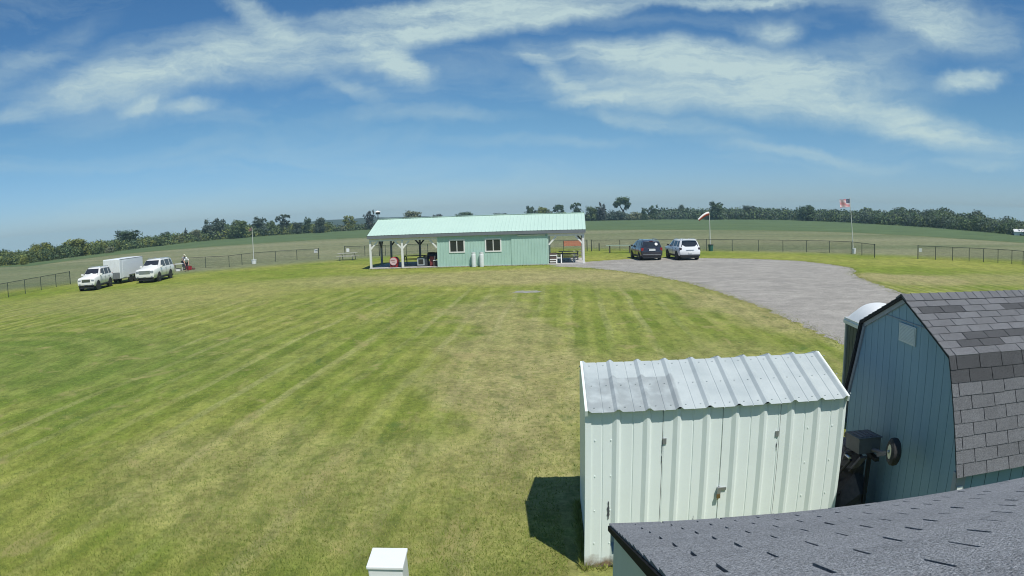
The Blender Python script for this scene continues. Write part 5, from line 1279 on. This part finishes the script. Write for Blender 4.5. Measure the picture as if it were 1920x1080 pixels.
person(at(344.0, 506.0), R(-20), 'person in pale cap leaning over the white table behind the long SUV', .42, M['shirt_grey'], M['jeans'], M['khaki'])
person(at(350.5, 508.5), R(-60), 'person in white shirt bending low beside the red crate', .85, M['shirt'], mat('maroon_shorts', (.10, .045, .06), None, .9), M['plate'])
g_ = at(336.5, 507.5); t = thing('folding_table', g_, 'white topped folding table between the long white SUV and the people', 'table', rz=R(15))
q = MB(); q.box(-.5, .45, -.35, .35, .70, .74); q.build('tabletop', M['white_plastic'], t)
for x in (-.45, .4):
    q = MB(); q.bar((x, -.3, 0), (x, .25, .70), .035, .035); q.bar((x, .3, 0), (x, -.25, .70), .035, .035); q.build('leg', M['steel'], t)
g_ = at(334.5, 508.5); t = thing('storage_tub', g_, 'pale storage tub on the grass under the folding table', 'tub', rz=R(10))
q = MB(); q.box(-.22, .22, -.17, .17, 0, .26); q.build('body', M['plate'], t, bevel=.02); q = MB(); q.box(-.24, .24, -.19, .19, .26, .30); q.build('lid', M['black_plastic'], t)
g_ = at(355, 506.5); t = thing('red_crate', g_, 'red crate on the grass right of the bending people', 'crate', rz=R(-10))
q = MB(); q.box(-.24, .24, -.2, .2, .03, .38); q.build('body', M['red'], t, bevel=.03); q = MB(); q.box(-.25, .25, -.21, .21, .385, .43); q.build('lid', M['red'], t); q = MB(); q.tube([(-.15, 0, .43), (-.12, 0, .52), (.12, 0, .52), (.15, 0, .43)], .015, 6); q.build('handle', M['black'], t)
g_ = at(363, 505.3); t = thing('tool_bag', g_, 'small brown bag on the grass right of the red crate', 'bag', rz=R(-10))
q = MB(); q.lathe([(.10, 0), (.14, .06), (.13, .14), (.06, .2)], 14, 0, Matrix.Scale(1.7, 4, (1, 0, 0))); q.build('body', mat('brown_bag', (.14, .08, .06), None, .9), t, smooth=True); q = MB(); q.tube([(-.14, 0, .15), (-.08, 0, .27), (.08, 0, .27), (.14, 0, .15)], .014, 6); q.build('handle', M['black'], t)

# ------------------------------------------------------------------ far buildings at the right edge
a_ = at(1902, 441.5); ux = Vector((math.cos(R(-38)), math.sin(R(-38)), 0))
t = thing('farm_shed', a_, 'low white farm shed at the edge of the wood on the far right', 'shed', rz=R(-38))
q = MB(); q.box(0, 9, 0, 3, 0, .85); q.add([(0, 0, .85), (0, 3, .85), (0, 1.5, 1.25)], [(0, 1, 2)]); q.build('wall', M['white_wood'], t)
q = MB(); q.quad((-.15, -.2, .80), (9.1, -.2, .80), (9.1, 1.5, 1.32), (-.15, 1.5, 1.32)); q.quad((-.15, 1.5, 1.32), (9.1, 1.5, 1.32), (9.1, 3.2, .80), (-.15, 3.2, .80)); q.build('roof', M['plate'], t)
q = MB(); q.box(-.02, -.004, .9, 2.1, 0, .8); q.build('door', M['dark_wood'], t)
a_ = at(1774, 428); zt = zat(1774, 420.5, a_)
t = thing('field_marker', a_, 'white marker board standing in front of the dark wood on the right', 'marker')
q = MB(); q.box(-.3, .3, -.03, .03, .35, zt); q.build('panel', M['plate'], t); q = MB(); q.tube([(0, .05, 0), (0, .05, zt)], .04, 6); q.build('post', M['dark_wood'], t)

# ------------------------------------------------------------------ trees
LEAFMAT = {}
def leaf_mat(name, c):
    if name in LEAFMAT: return LEAFMAT[name]
    m = bpy.data.materials.new(name); m.use_nodes = True; n, l = m.node_tree.nodes, m.node_tree.links
    p = n['Principled BSDF']; p.inputs['Roughness'].default_value = .7; p.inputs['Specular IOR Level'].default_value = .25
    a = N(n, 'ShaderNodeAttribute', attribute_name='tone')
    mr = N(n, 'ShaderNodeMapRange'); mr.inputs['To Min'].default_value = .55; mr.inputs['To Max'].default_value = 1.5; l.new(a.outputs['Fac'], mr.inputs[0])
    rgb = N(n, 'ShaderNodeRGB'); rgb.outputs[0].default_value = (*c, 1)
    s = N(n, 'ShaderNodeVectorMath', operation='SCALE'); l.new(rgb.outputs[0], s.inputs[0]); l.new(mr.outputs[0], s.inputs['Scale'])
    l.new(s.outputs[0], p.inputs['Base Color'])
    tr = N(n, 'ShaderNodeBsdfTranslucent'); l.new(s.outputs[0], tr.inputs['Color']); mx = N(n, 'ShaderNodeMixShader'); mx.inputs[0].default_value = .25
    o = n['Material Output']; l.new(p.outputs[0], mx.inputs[1]); l.new(tr.outputs[0], mx.inputs[2]); l.new(mx.outputs[0], o.inputs['Surface'])
    LEAFMAT[name] = m; return m
TINT = dict(dark=(.080, .125, .062), mid=(.120, .165, .066), yellow=(.20, .225, .06), pale=(.18, .20, .12), blue=(.092, .125, .092), plum=(.082, .090, .082))
LM = {k_: leaf_mat('foliage_'+k_, v) for k_, v in TINT.items()}
def cards(cen, nrm, size, tone, rg):
    n = len(cen); up = rg.normal(size=(n, 3)); t1 = np.cross(nrm, up); t1 /= np.linalg.norm(t1, axis=1)[:, None]+1e-9; t2 = np.cross(nrm, t1)
    v = np.zeros((n, 4, 3), np.float32); a = size[:, None]; b = a*rg.uniform(.5, 1.0, (n, 1))
    v[:, 0] = cen-t1*a-t2*b*.2; v[:, 1] = cen-t2*b; v[:, 2] = cen+t1*a+t2*b*.2; v[:, 3] = cen+t2*b
    return v, tone
def card_mesh(name, v, tone, m):
    n = len(v); me = bpy.data.meshes.new(name); me.vertices.add(n*4); me.vertices.foreach_set('co', v.reshape(-1))
    me.loops.add(n*4); me.loops.foreach_set('vertex_index', np.arange(n*4, dtype=np.int32)); me.polygons.add(n); me.polygons.foreach_set('loop_start', np.arange(0, n*4, 4, dtype=np.int32))
    me.update(); me.validate(); at_ = me.attributes.new('tone', 'FLOAT', 'FACE'); at_.data.foreach_set('value', tone.astype(np.float32)); me.materials.append(m); return me
def crown_cards(lobes, n, size, rg, sub=11):
    """lobes: (x,y,z,rx,ry,rz) in units of tree height; leaf clumps over each lobe's shell and inside"""
    vol = np.array([(l_[3]*l_[4]*l_[5])**.67 for l_ in lobes]); cnt = np.maximum(30, (n*vol/vol.sum()).astype(int)); V, T = [], []
    for l_, c in zip(lobes, cnt):
        k_ = max(4, c//sub); d = rg.normal(size=(k_, 3)); d /= np.linalg.norm(d, axis=1)[:, None]; rr = rg.uniform(.35, 1.05, (k_, 1))**.6
        cc_ = np.array(l_[:3])+d*rr*np.array(l_[3:]); ctone = rg.normal(.5, .16, k_)
        idx = rg.integers(0, k_, c); sp = rg.normal(size=(c, 3))*np.array(l_[3:])*.20
        p = cc_[idx]+sp; nn = d[idx]+rg.normal(size=(c, 3))*.55; nn[:, 2] += .25; nn /= np.linalg.norm(nn, axis=1)[:, None]
        v, t_ = cards(p, nn, rg.uniform(.6, 1.3, c)*size, np.clip(ctone[idx]+rg.normal(0, .12, c), 0, 1), rg); V.append(v); T.append(t_)
    return np.concatenate(V), np.concatenate(T)
def rand_lobes(kind, rg):
    L = []
    if kind == 'round':
        for i in range(9): a = rg.uniform(0, 6.28); r_ = rg.uniform(.1, .30); L.append((r_*math.cos(a), r_*math.sin(a), rg.uniform(.38, .80), .17, .17, .15))
        L.append((0, 0, .6, .28, .28, .3)); L.append((0, 0, .30, .36, .36, .24))
        for i in range(6): a = i*1.05; L.append((.26*math.cos(a), .26*math.sin(a), .22, .14, .14, .17))
    if kind == 'tall':
        for i in range(10): a = rg.uniform(0, 6.28); r_ = rg.uniform(.05, .22); L.append((r_*math.cos(a), r_*math.sin(a), rg.uniform(.35, .78), .13, .13, .13))
        L += [(-.12, 0, .85, .10, .10, .14), (.13, .03, .80, .09, .09, .12), (0, 0, .5, .2, .2, .3), (0, 0, .2, .26, .26, .18)]
    if kind == 'open':
        for i in range(8): a = i*.785+rg.uniform(-.2, .2); r_ = rg.uniform(.14, .34); L.append((r_*math.cos(a), r_*math.sin(a), rg.uniform(.55, .93), .085, .085, .10))
        L += [(0, 0, .88, .09, .09, .11), (.05, 0, .6, .16, .16, .15), (0, 0, .42, .22, .22, .16), (0, 0, .22, .27, .27, .19)]
    if kind == 'cone':
        for z in (.15, .3, .45, .6, .75, .9): r_ = .30*(1.04-z); L.append((0, 0, z, r_, r_, .12)); L.append((r_*.4*math.cos(z*20), r_*.4*math.sin(z*20), z, r_*.8, r_*.8, .09))
    if kind == 'bush':
        for i in range(8): a = rg.uniform(0, 6.28); r_ = rg.uniform(.2, .55); L.append((r_*math.cos(a), r_*math.sin(a), rg.uniform(.25, .65), .28, .28, .28))
        L.append((0, 0, .45, .5, .5, .45)); L.append((0, 0, .22, .68, .68, .25))
    if kind == 'fork':
        L += [(-.20, 0, .72, .16, .15, .12), (-.08, .05, .86, .17, .16, .12), (.12, 0, .84, .15, .15, .14), (.20, -.03, .68, .11, .11, .14), (.17, 0, .52, .08, .08, .10), (-.27, 0, .62, .09, .09, .07), (.0, 0, .75, .2, .14, .08)]
    return L
def trunk_mesh(kind, rg):
    q = MB()
    if kind == 'fork':
        q.tube([(0, 0, 0), (.01, 0, .25), (.02, 0, .38)], [.045, .035, .03], 8); q.tube([(.02, 0, .38), (-.08, 0, .55), (-.16, 0, .72)], [.028, .02, .012], 7); q.tube([(.02, 0, .38), (.10, 0, .55), (.14, 0, .78)], [.028, .02, .012], 7)
    elif kind == 'bush':
        for i in range(5): a = i*1.26; q.tube([(0, 0, 0), (.15*math.cos(a), .15*math.sin(a), .3), (.3*math.cos(a), .3*math.sin(a), .6)], [.03, .02, .01], 6)
    else:
        q.tube([(0, 0, 0), (.01, .01, .3), (-.01, 0, .6), (0, 0, .85)], [.04, .03, .018, .008], 8)
        for i in range(7):
            a = rg.uniform(0, 6.28); z = rg.uniform(.3, .65); r_ = rg.uniform(.15, .28)
            q.tube([(0, 0, z), (r_*.5*math.cos(a), r_*.5*math.sin(a), z+.10), (r_*math.cos(a), r_*math.sin(a), z+.22)], [.016, .010, .004], 6)
    return q
PROTO = {}
def proto(kind, tint, var):
    key = (kind, tint, var)
    if key not in PROTO:
        rg = np.random.default_rng(abs(hash((kind, var))) % 1000 if False else {'round': 10, 'tall': 20, 'open': 30, 'cone': 40, 'bush': 50, 'fork': 60}[kind]+var)
        n = {'round': 3800, 'tall': 3000, 'open': 2200, 'cone': 1800, 'bush': 2200, 'fork': 2200}[kind]
        v, t_ = crown_cards(rand_lobes(kind, rg), n, .030 if kind != 'bush' else .05, rg)
        cm_ = card_mesh('crown', v, t_, LM[tint]); q = trunk_mesh(kind, rg); o = q.build('trunk', M['bark']); tm = o.data; bpy.data.objects.remove(o)
        PROTO[key] = (cm_, tm)
    return PROTO[key]
def tree(px, yb, yt, wpx, kind, tint, label, var=0, back=0.5, rz=None, group='trees along the far field edge'):
    g_ = at(px, yb); d = math.hypot(g_.x, g_.y); g_ = g_*((d+back)/d); zt = zat(px, yt, g_); wid = wpx/LF*(d+back)*1.05
    unit = {'round': .82, 'tall': .62, 'open': .72, 'cone': .56, 'bush': 1.5, 'fork': .72}[kind]
    t = thing({'bush': 'bush', 'cone': 'conifer_tree'}.get(kind, 'broadleaf_tree'), g_, label, 'bush' if kind == 'bush' else 'tree', group)
    t.rotation_euler.z = math.atan2(-g_.x, g_.y) + (0 if kind == 'fork' else random.uniform(-.4, .4) if rz is None else rz); t.scale = (wid/unit, wid/unit, zt/1.0)
    cm_, tm = proto(kind, tint, var)
    for nm, me in (('crown', cm_), ('trunk', tm)):
        o = bpy.data.objects.new(nm, me); COL.objects.link(o); o.parent = t
TREES = [
    (45, 496.5, 477, 20, 'bush', 'yellow', 'small bright green bush at the left end of the crop field', 0),
    (80, 488, 453, 46, 'round', 'yellow', 'broad yellow-green tree second from the left edge', 0),
    (140, 480.5, 446, 60, 'round', 'yellow', 'widest yellow-green tree above the left white SUV', 1),
    (112, 484, 464, 26, 'bush', 'mid', 'low bush between the two yellow-green trees on the left', 1),
    (205, 474.5, 461, 22, 'bush', 'pale', 'small pale bush left of the large dark tree', 2),
    (182, 477, 458, 24, 'bush', 'mid', 'mid green bush right of the widest yellow-green tree', 0),
    (238, 467, 429, 50, 'round', 'dark', 'large dark rounded tree above the white box trailer', 2),
    (290, 462, 441, 38, 'bush', 'mid', 'low rounded tree above the long white SUV', 1),
    (282, 463, 449, 24, 'bush', 'yellow', 'small yellow-green bush in front of the low rounded tree', 2),
    (312, 459, 433, 26, 'round', 'dark', 'dark tree right of the low rounded tree', 0),
    (333, 457, 440, 26, 'bush', 'pale', 'pale bush between the dark tree and the conifers', 0),
    (349, 455, 427, 14, 'cone', 'blue', 'pointed dark conifer, taller of two left of the tall trees', 0),
    (366, 453.5, 429, 26, 'round', 'pale', 'pale round tree right of the pointed conifer', 1),
    (394, 450.5, 411, 36, 'tall', 'blue', 'tall bluish tree left of the slim white pole', 0),
    (413, 449, 408, 24, 'tall', 'blue', 'narrow tall tree with the highest tip left of the slim pole', 1),
    (447, 447, 410, 40, 'round', 'mid', 'broad green tree just left of the slim white pole', 3),
    (489, 443, 406, 34, 'tall', 'blue', 'tall dark tree with pointed tip right of the slim white pole', 2),
    (508, 441.5, 412, 22, 'round', 'mid', 'mid green tree between the pointed tree and the spreading tree', 0),
    (531, 440, 402, 32, 'open', 'blue', 'tall spreading tree with open branches left of the clubhouse', 0),
    (557, 439, 415, 20, 'round', 'blue', 'small dim tree in the gap right of the spreading tree', 2),
    (577, 437.5, 406, 15, 'tall', 'dark', 'narrow dark upright tree left of the bright bush', 3),
    (600, 437, 406, 26, 'round', 'blue', 'dark round topped tree behind the bright bush', 1),
    (600, 436.4, 417, 40, 'bush', 'yellow', 'bright yellow-green bush left of the clubhouse roof', 0),
    (655, 432.5, 405, 30, 'open', 'yellow', 'airy yellowish tree with thin branches near the clubhouse', 1),
    (694, 430.5, 395, 22, 'open', 'plum', 'dark forked tree touching the left end of the green roof', 2),
    (771, 426, 393, 38, 'round', 'pale', 'pale rounded tree above the left half of the green roof', 3),
    (822, 423.5, 400, 24, 'round', 'plum', 'small dark tree over the roof, left of the wide dome', 0),
    (870, 421, 396, 42, 'round', 'dark', 'wide dome shaped tree over the middle of the green roof', 1),
    (937, 418.5, 398, 26, 'round', 'blue', 'small low tree over the green roof right of the dome', 2),
    (994, 416.5, 385, 17, 'tall', 'dark', 'dark tree over the right part of the roof, leftmost of three', 1),
    (1016, 416, 386, 24, 'round', 'yellow', 'yellow-green tree over the right part of the roof', 3),
    (1049, 415, 383, 21, 'fork', 'dark', 'dark tree with a gap below its crown over the roof end', 0),
    (1080, 414.5, 380, 24, 'open', 'dark', 'ragged dark tree above the right corner of the green roof', 0),
    (1110, 414, 385, 28, 'round', 'mid', 'green round tree just right of the clubhouse roof', 2),
    (1129, 413.8, 379, 17, 'tall', 'plum', 'dark purplish narrow tree right of the green round tree', 0),
    (1150, 413.2, 391, 56, 'bush', 'blue', 'wide dark bush below the tallest forked tree', 1),
    (1168, 412.6, 369, 32, 'fork', 'dark', 'tallest tree with forked trunk and high open crown', 1),
    (1188, 412.8, 396, 30, 'bush', 'pale', 'pale green bush right of the tallest forked tree', 2),
    (1208, 412.4, 389, 13, 'tall', 'dark', 'narrow dark tree left of the ragged pair above the minivan', 2),
    (1223, 412, 385, 24, 'open', 'dark', 'ragged dark tree above the dark minivan', 2),
    (1277, 410.6, 382, 15, 'round', 'blue', 'single dome topped tree rising over low wood above the white SUV', 1),
    (1343, 412, 377, 32, 'tall', 'dark', 'dark tree with side branch behind the windsock', 1),
    (1403, 411.6, 383, 24, 'round', 'blue', 'dome topped tree rising from the wood between windsock and flag', 2),
    (1513, 414.4, 383, 38, 'round', 'dark', 'large rounded tree in front of the wood left of the flag', 0),
]
for (px, yb, yt, w_, kd, tn, lb, vr) in TREES: tree(px, yb, yt, w_, kd, tn, lb, vr)

def wood(name, label, prof, n_l, seed, tints, depth, lobe, cat='wood', ncard=46, size=.42):
    """prof: (px, base y, top y) along the edge; crowns of many sizes heaped over a strip of ground"""
    rg = np.random.default_rng(seed); V, T = [[] for _ in tints], [[] for _ in tints]
    xs = np.array([p[0] for p in prof]); bs = np.array([p[1] for p in prof]); ts = np.array([p[2] for p in prof])
    for i in range(n_l):
        px = rg.uniform(xs[0], xs[-1]); yb, yt = np.interp(px, xs, bs), np.interp(px, xs, ts)
        g_ = at(px, float(yb)); d0 = math.hypot(g_.x, g_.y); f = rg.uniform(0, 1)**1.2; d = d0+4+depth*f; g_ = g_*(d/d0)
        ztop = zat(px, float(yt), g_)*(.66+.34*f)*rg.uniform(.86, 1.05)*(.95+.13*math.sin(px*.093+1)+.09*math.sin(px*.21))
        r_ = lobe*rg.uniform(.55, 1.5)*d/200; zc = max(.3, ztop-r_*.9)
        if rg.random() < .45: zc *= rg.uniform(.25, .9)
        c = np.array([g_.x, g_.y, zc]); k_ = ncard; dd = rg.normal(size=(k_, 3)); dd /= np.linalg.norm(dd, axis=1)[:, None]
        p = c+dd*np.array([r_, r_, r_*.85])*rg.uniform(.65, 1.05, (k_, 1)); nn = dd+rg.normal(size=(k_, 3))*.5; nn /= np.linalg.norm(nn, axis=1)[:, None]
        p[:, 2] = np.maximum(p[:, 2], .05)
        v, t_ = cards(p, nn, rg.uniform(.6, 1.3, k_)*size*d/200, np.clip(rg.normal(.48, .24)+rg.normal(0, .13, k_), 0, 1), rg)
        w_ = rg.integers(0, len(tints)); V[w_].append(v); T[w_].append(t_)
    v = np.concatenate([np.concatenate(x) for x in V]); t_ = np.concatenate([np.concatenate(x) for x in T]); me = card_mesh(name, v, t_, LM[tints[0]])
    for tn in tints[1:]: me.materials.append(LM[tn])
    mi = np.concatenate([np.full(sum(len(y) for y in x), i, np.int32) for i, x in enumerate(V)]); me.polygons.foreach_set('material_index', mi)
    o = bpy.data.objects.new(name, me); COL.objects.link(o); return tag(o, label, cat, kind='stuff')
wood('left_wood'.replace('left_', 'field_'), 'mixed low wood and bushes behind the field on the left', [(-60, 504, 474), (0, 500, 470), (30, 498, 465), (60, 494, 457), (100, 488, 450), (130, 484, 446), (165, 479, 448), (200, 474.5, 445), (250, 467, 444), (300, 461.5, 444), (350, 455.5, 436), (400, 450.5, 419), (450, 446.5, 416), (500, 442.5, 415), (560, 438.5, 417), (620, 435, 421)], 1100, 21, ('dark', 'mid', 'yellow', 'mid'), 22, 2.3, ncard=100, size=.27)
wood('hedge', 'low green hedge along the field left of and behind the clubhouse', [(600, 436, 425), (700, 430.5, 421.5), (760, 427, 415), (900, 420, 403), (970, 417.5, 400), (985, 416.9, 391), (1055, 415, 390), (1070, 414.8, 396), (1100, 414.2, 394), (1180, 413, 399), (1260, 411.5, 399)], 620, 22, ('mid', 'dark', 'pale', 'blue'), 14, 1.5, 'hedge', 80, .24)
wood('far_wood'.replace('far_', 'hill_'), 'dense wood covering the low hill on the right', [(1235, 411.5, 397), (1300, 411.5, 394), (1340, 412, 391), (1370, 411.8, 388), (1440, 412.2, 388.5), (1500, 413.5, 391), (1560, 416, 391.5), (1600, 418, 389), (1650, 421, 389.5), (1700, 424, 388.5), (1750, 427.5, 388.5), (1800, 431.5, 392), (1850, 436, 399), (1900, 441, 409), (1960, 447, 420)], 2300, 23, ('dark', 'blue', 'mid', 'blue'), 46, 2.5, ncard=95, size=.29)
# distant bluff
q = MB(); rn = random.Random(5); prv = None
for i in range(40):
    px = 520+i*8; d = ray(px, 412); hd_ = Vector((d.x, d.y, 0)).normalized(); D0 = 780
    hgt = 4.3+.62*(.7+.7*math.sin(i*.23)+.5*math.sin(i*.6+1)-.006*(i-20)**2+rn.uniform(-.2, .2) + 2.2*math.exp(-((px-680)/70)**2))
    col_ = [hd_*(D0-60)+Vector((0, 0, -15.5)), hd_*D0+Vector((0, 0, hgt*.8)), hd_*(D0+50)+Vector((0, 0, hgt)), hd_*(D0+260)+Vector((0, 0, -15.5))]
    if prv:
        for a, b in ((0, 1), (1, 2), (2, 3)): q.quad(prv[a], col_[a], col_[b], prv[b])
    prv = col_
tag(q.build('hills', mat('far_woodland', (.05, .075, .055), (.035, .055, .045), .95, scale=.02), smooth=True), kind='structure')

# ------------------------------------------------------------------ haze
hz = MB(); hz.box(-1020, 1020, -1020, 1020, -17.2, 16.0)
ho = hz.build('haze', bpy.data.materials.new('haze_air')); hm = ho.data.materials[0]; hm.use_nodes = True; hn, hl = hm.node_tree.nodes, hm.node_tree.links
hn.clear(); o_ = N(hn, 'ShaderNodeOutputMaterial'); v_ = N(hn, 'ShaderNodeVolumePrincipled'); v_.inputs['Color'].default_value = (.58, .88, .97, 1); v_.inputs['Density'].default_value = .00042; v_.inputs['Anisotropy'].default_value = .2
hl.new(v_.outputs[0], o_.inputs['Volume']); tag(ho, kind='stuff')
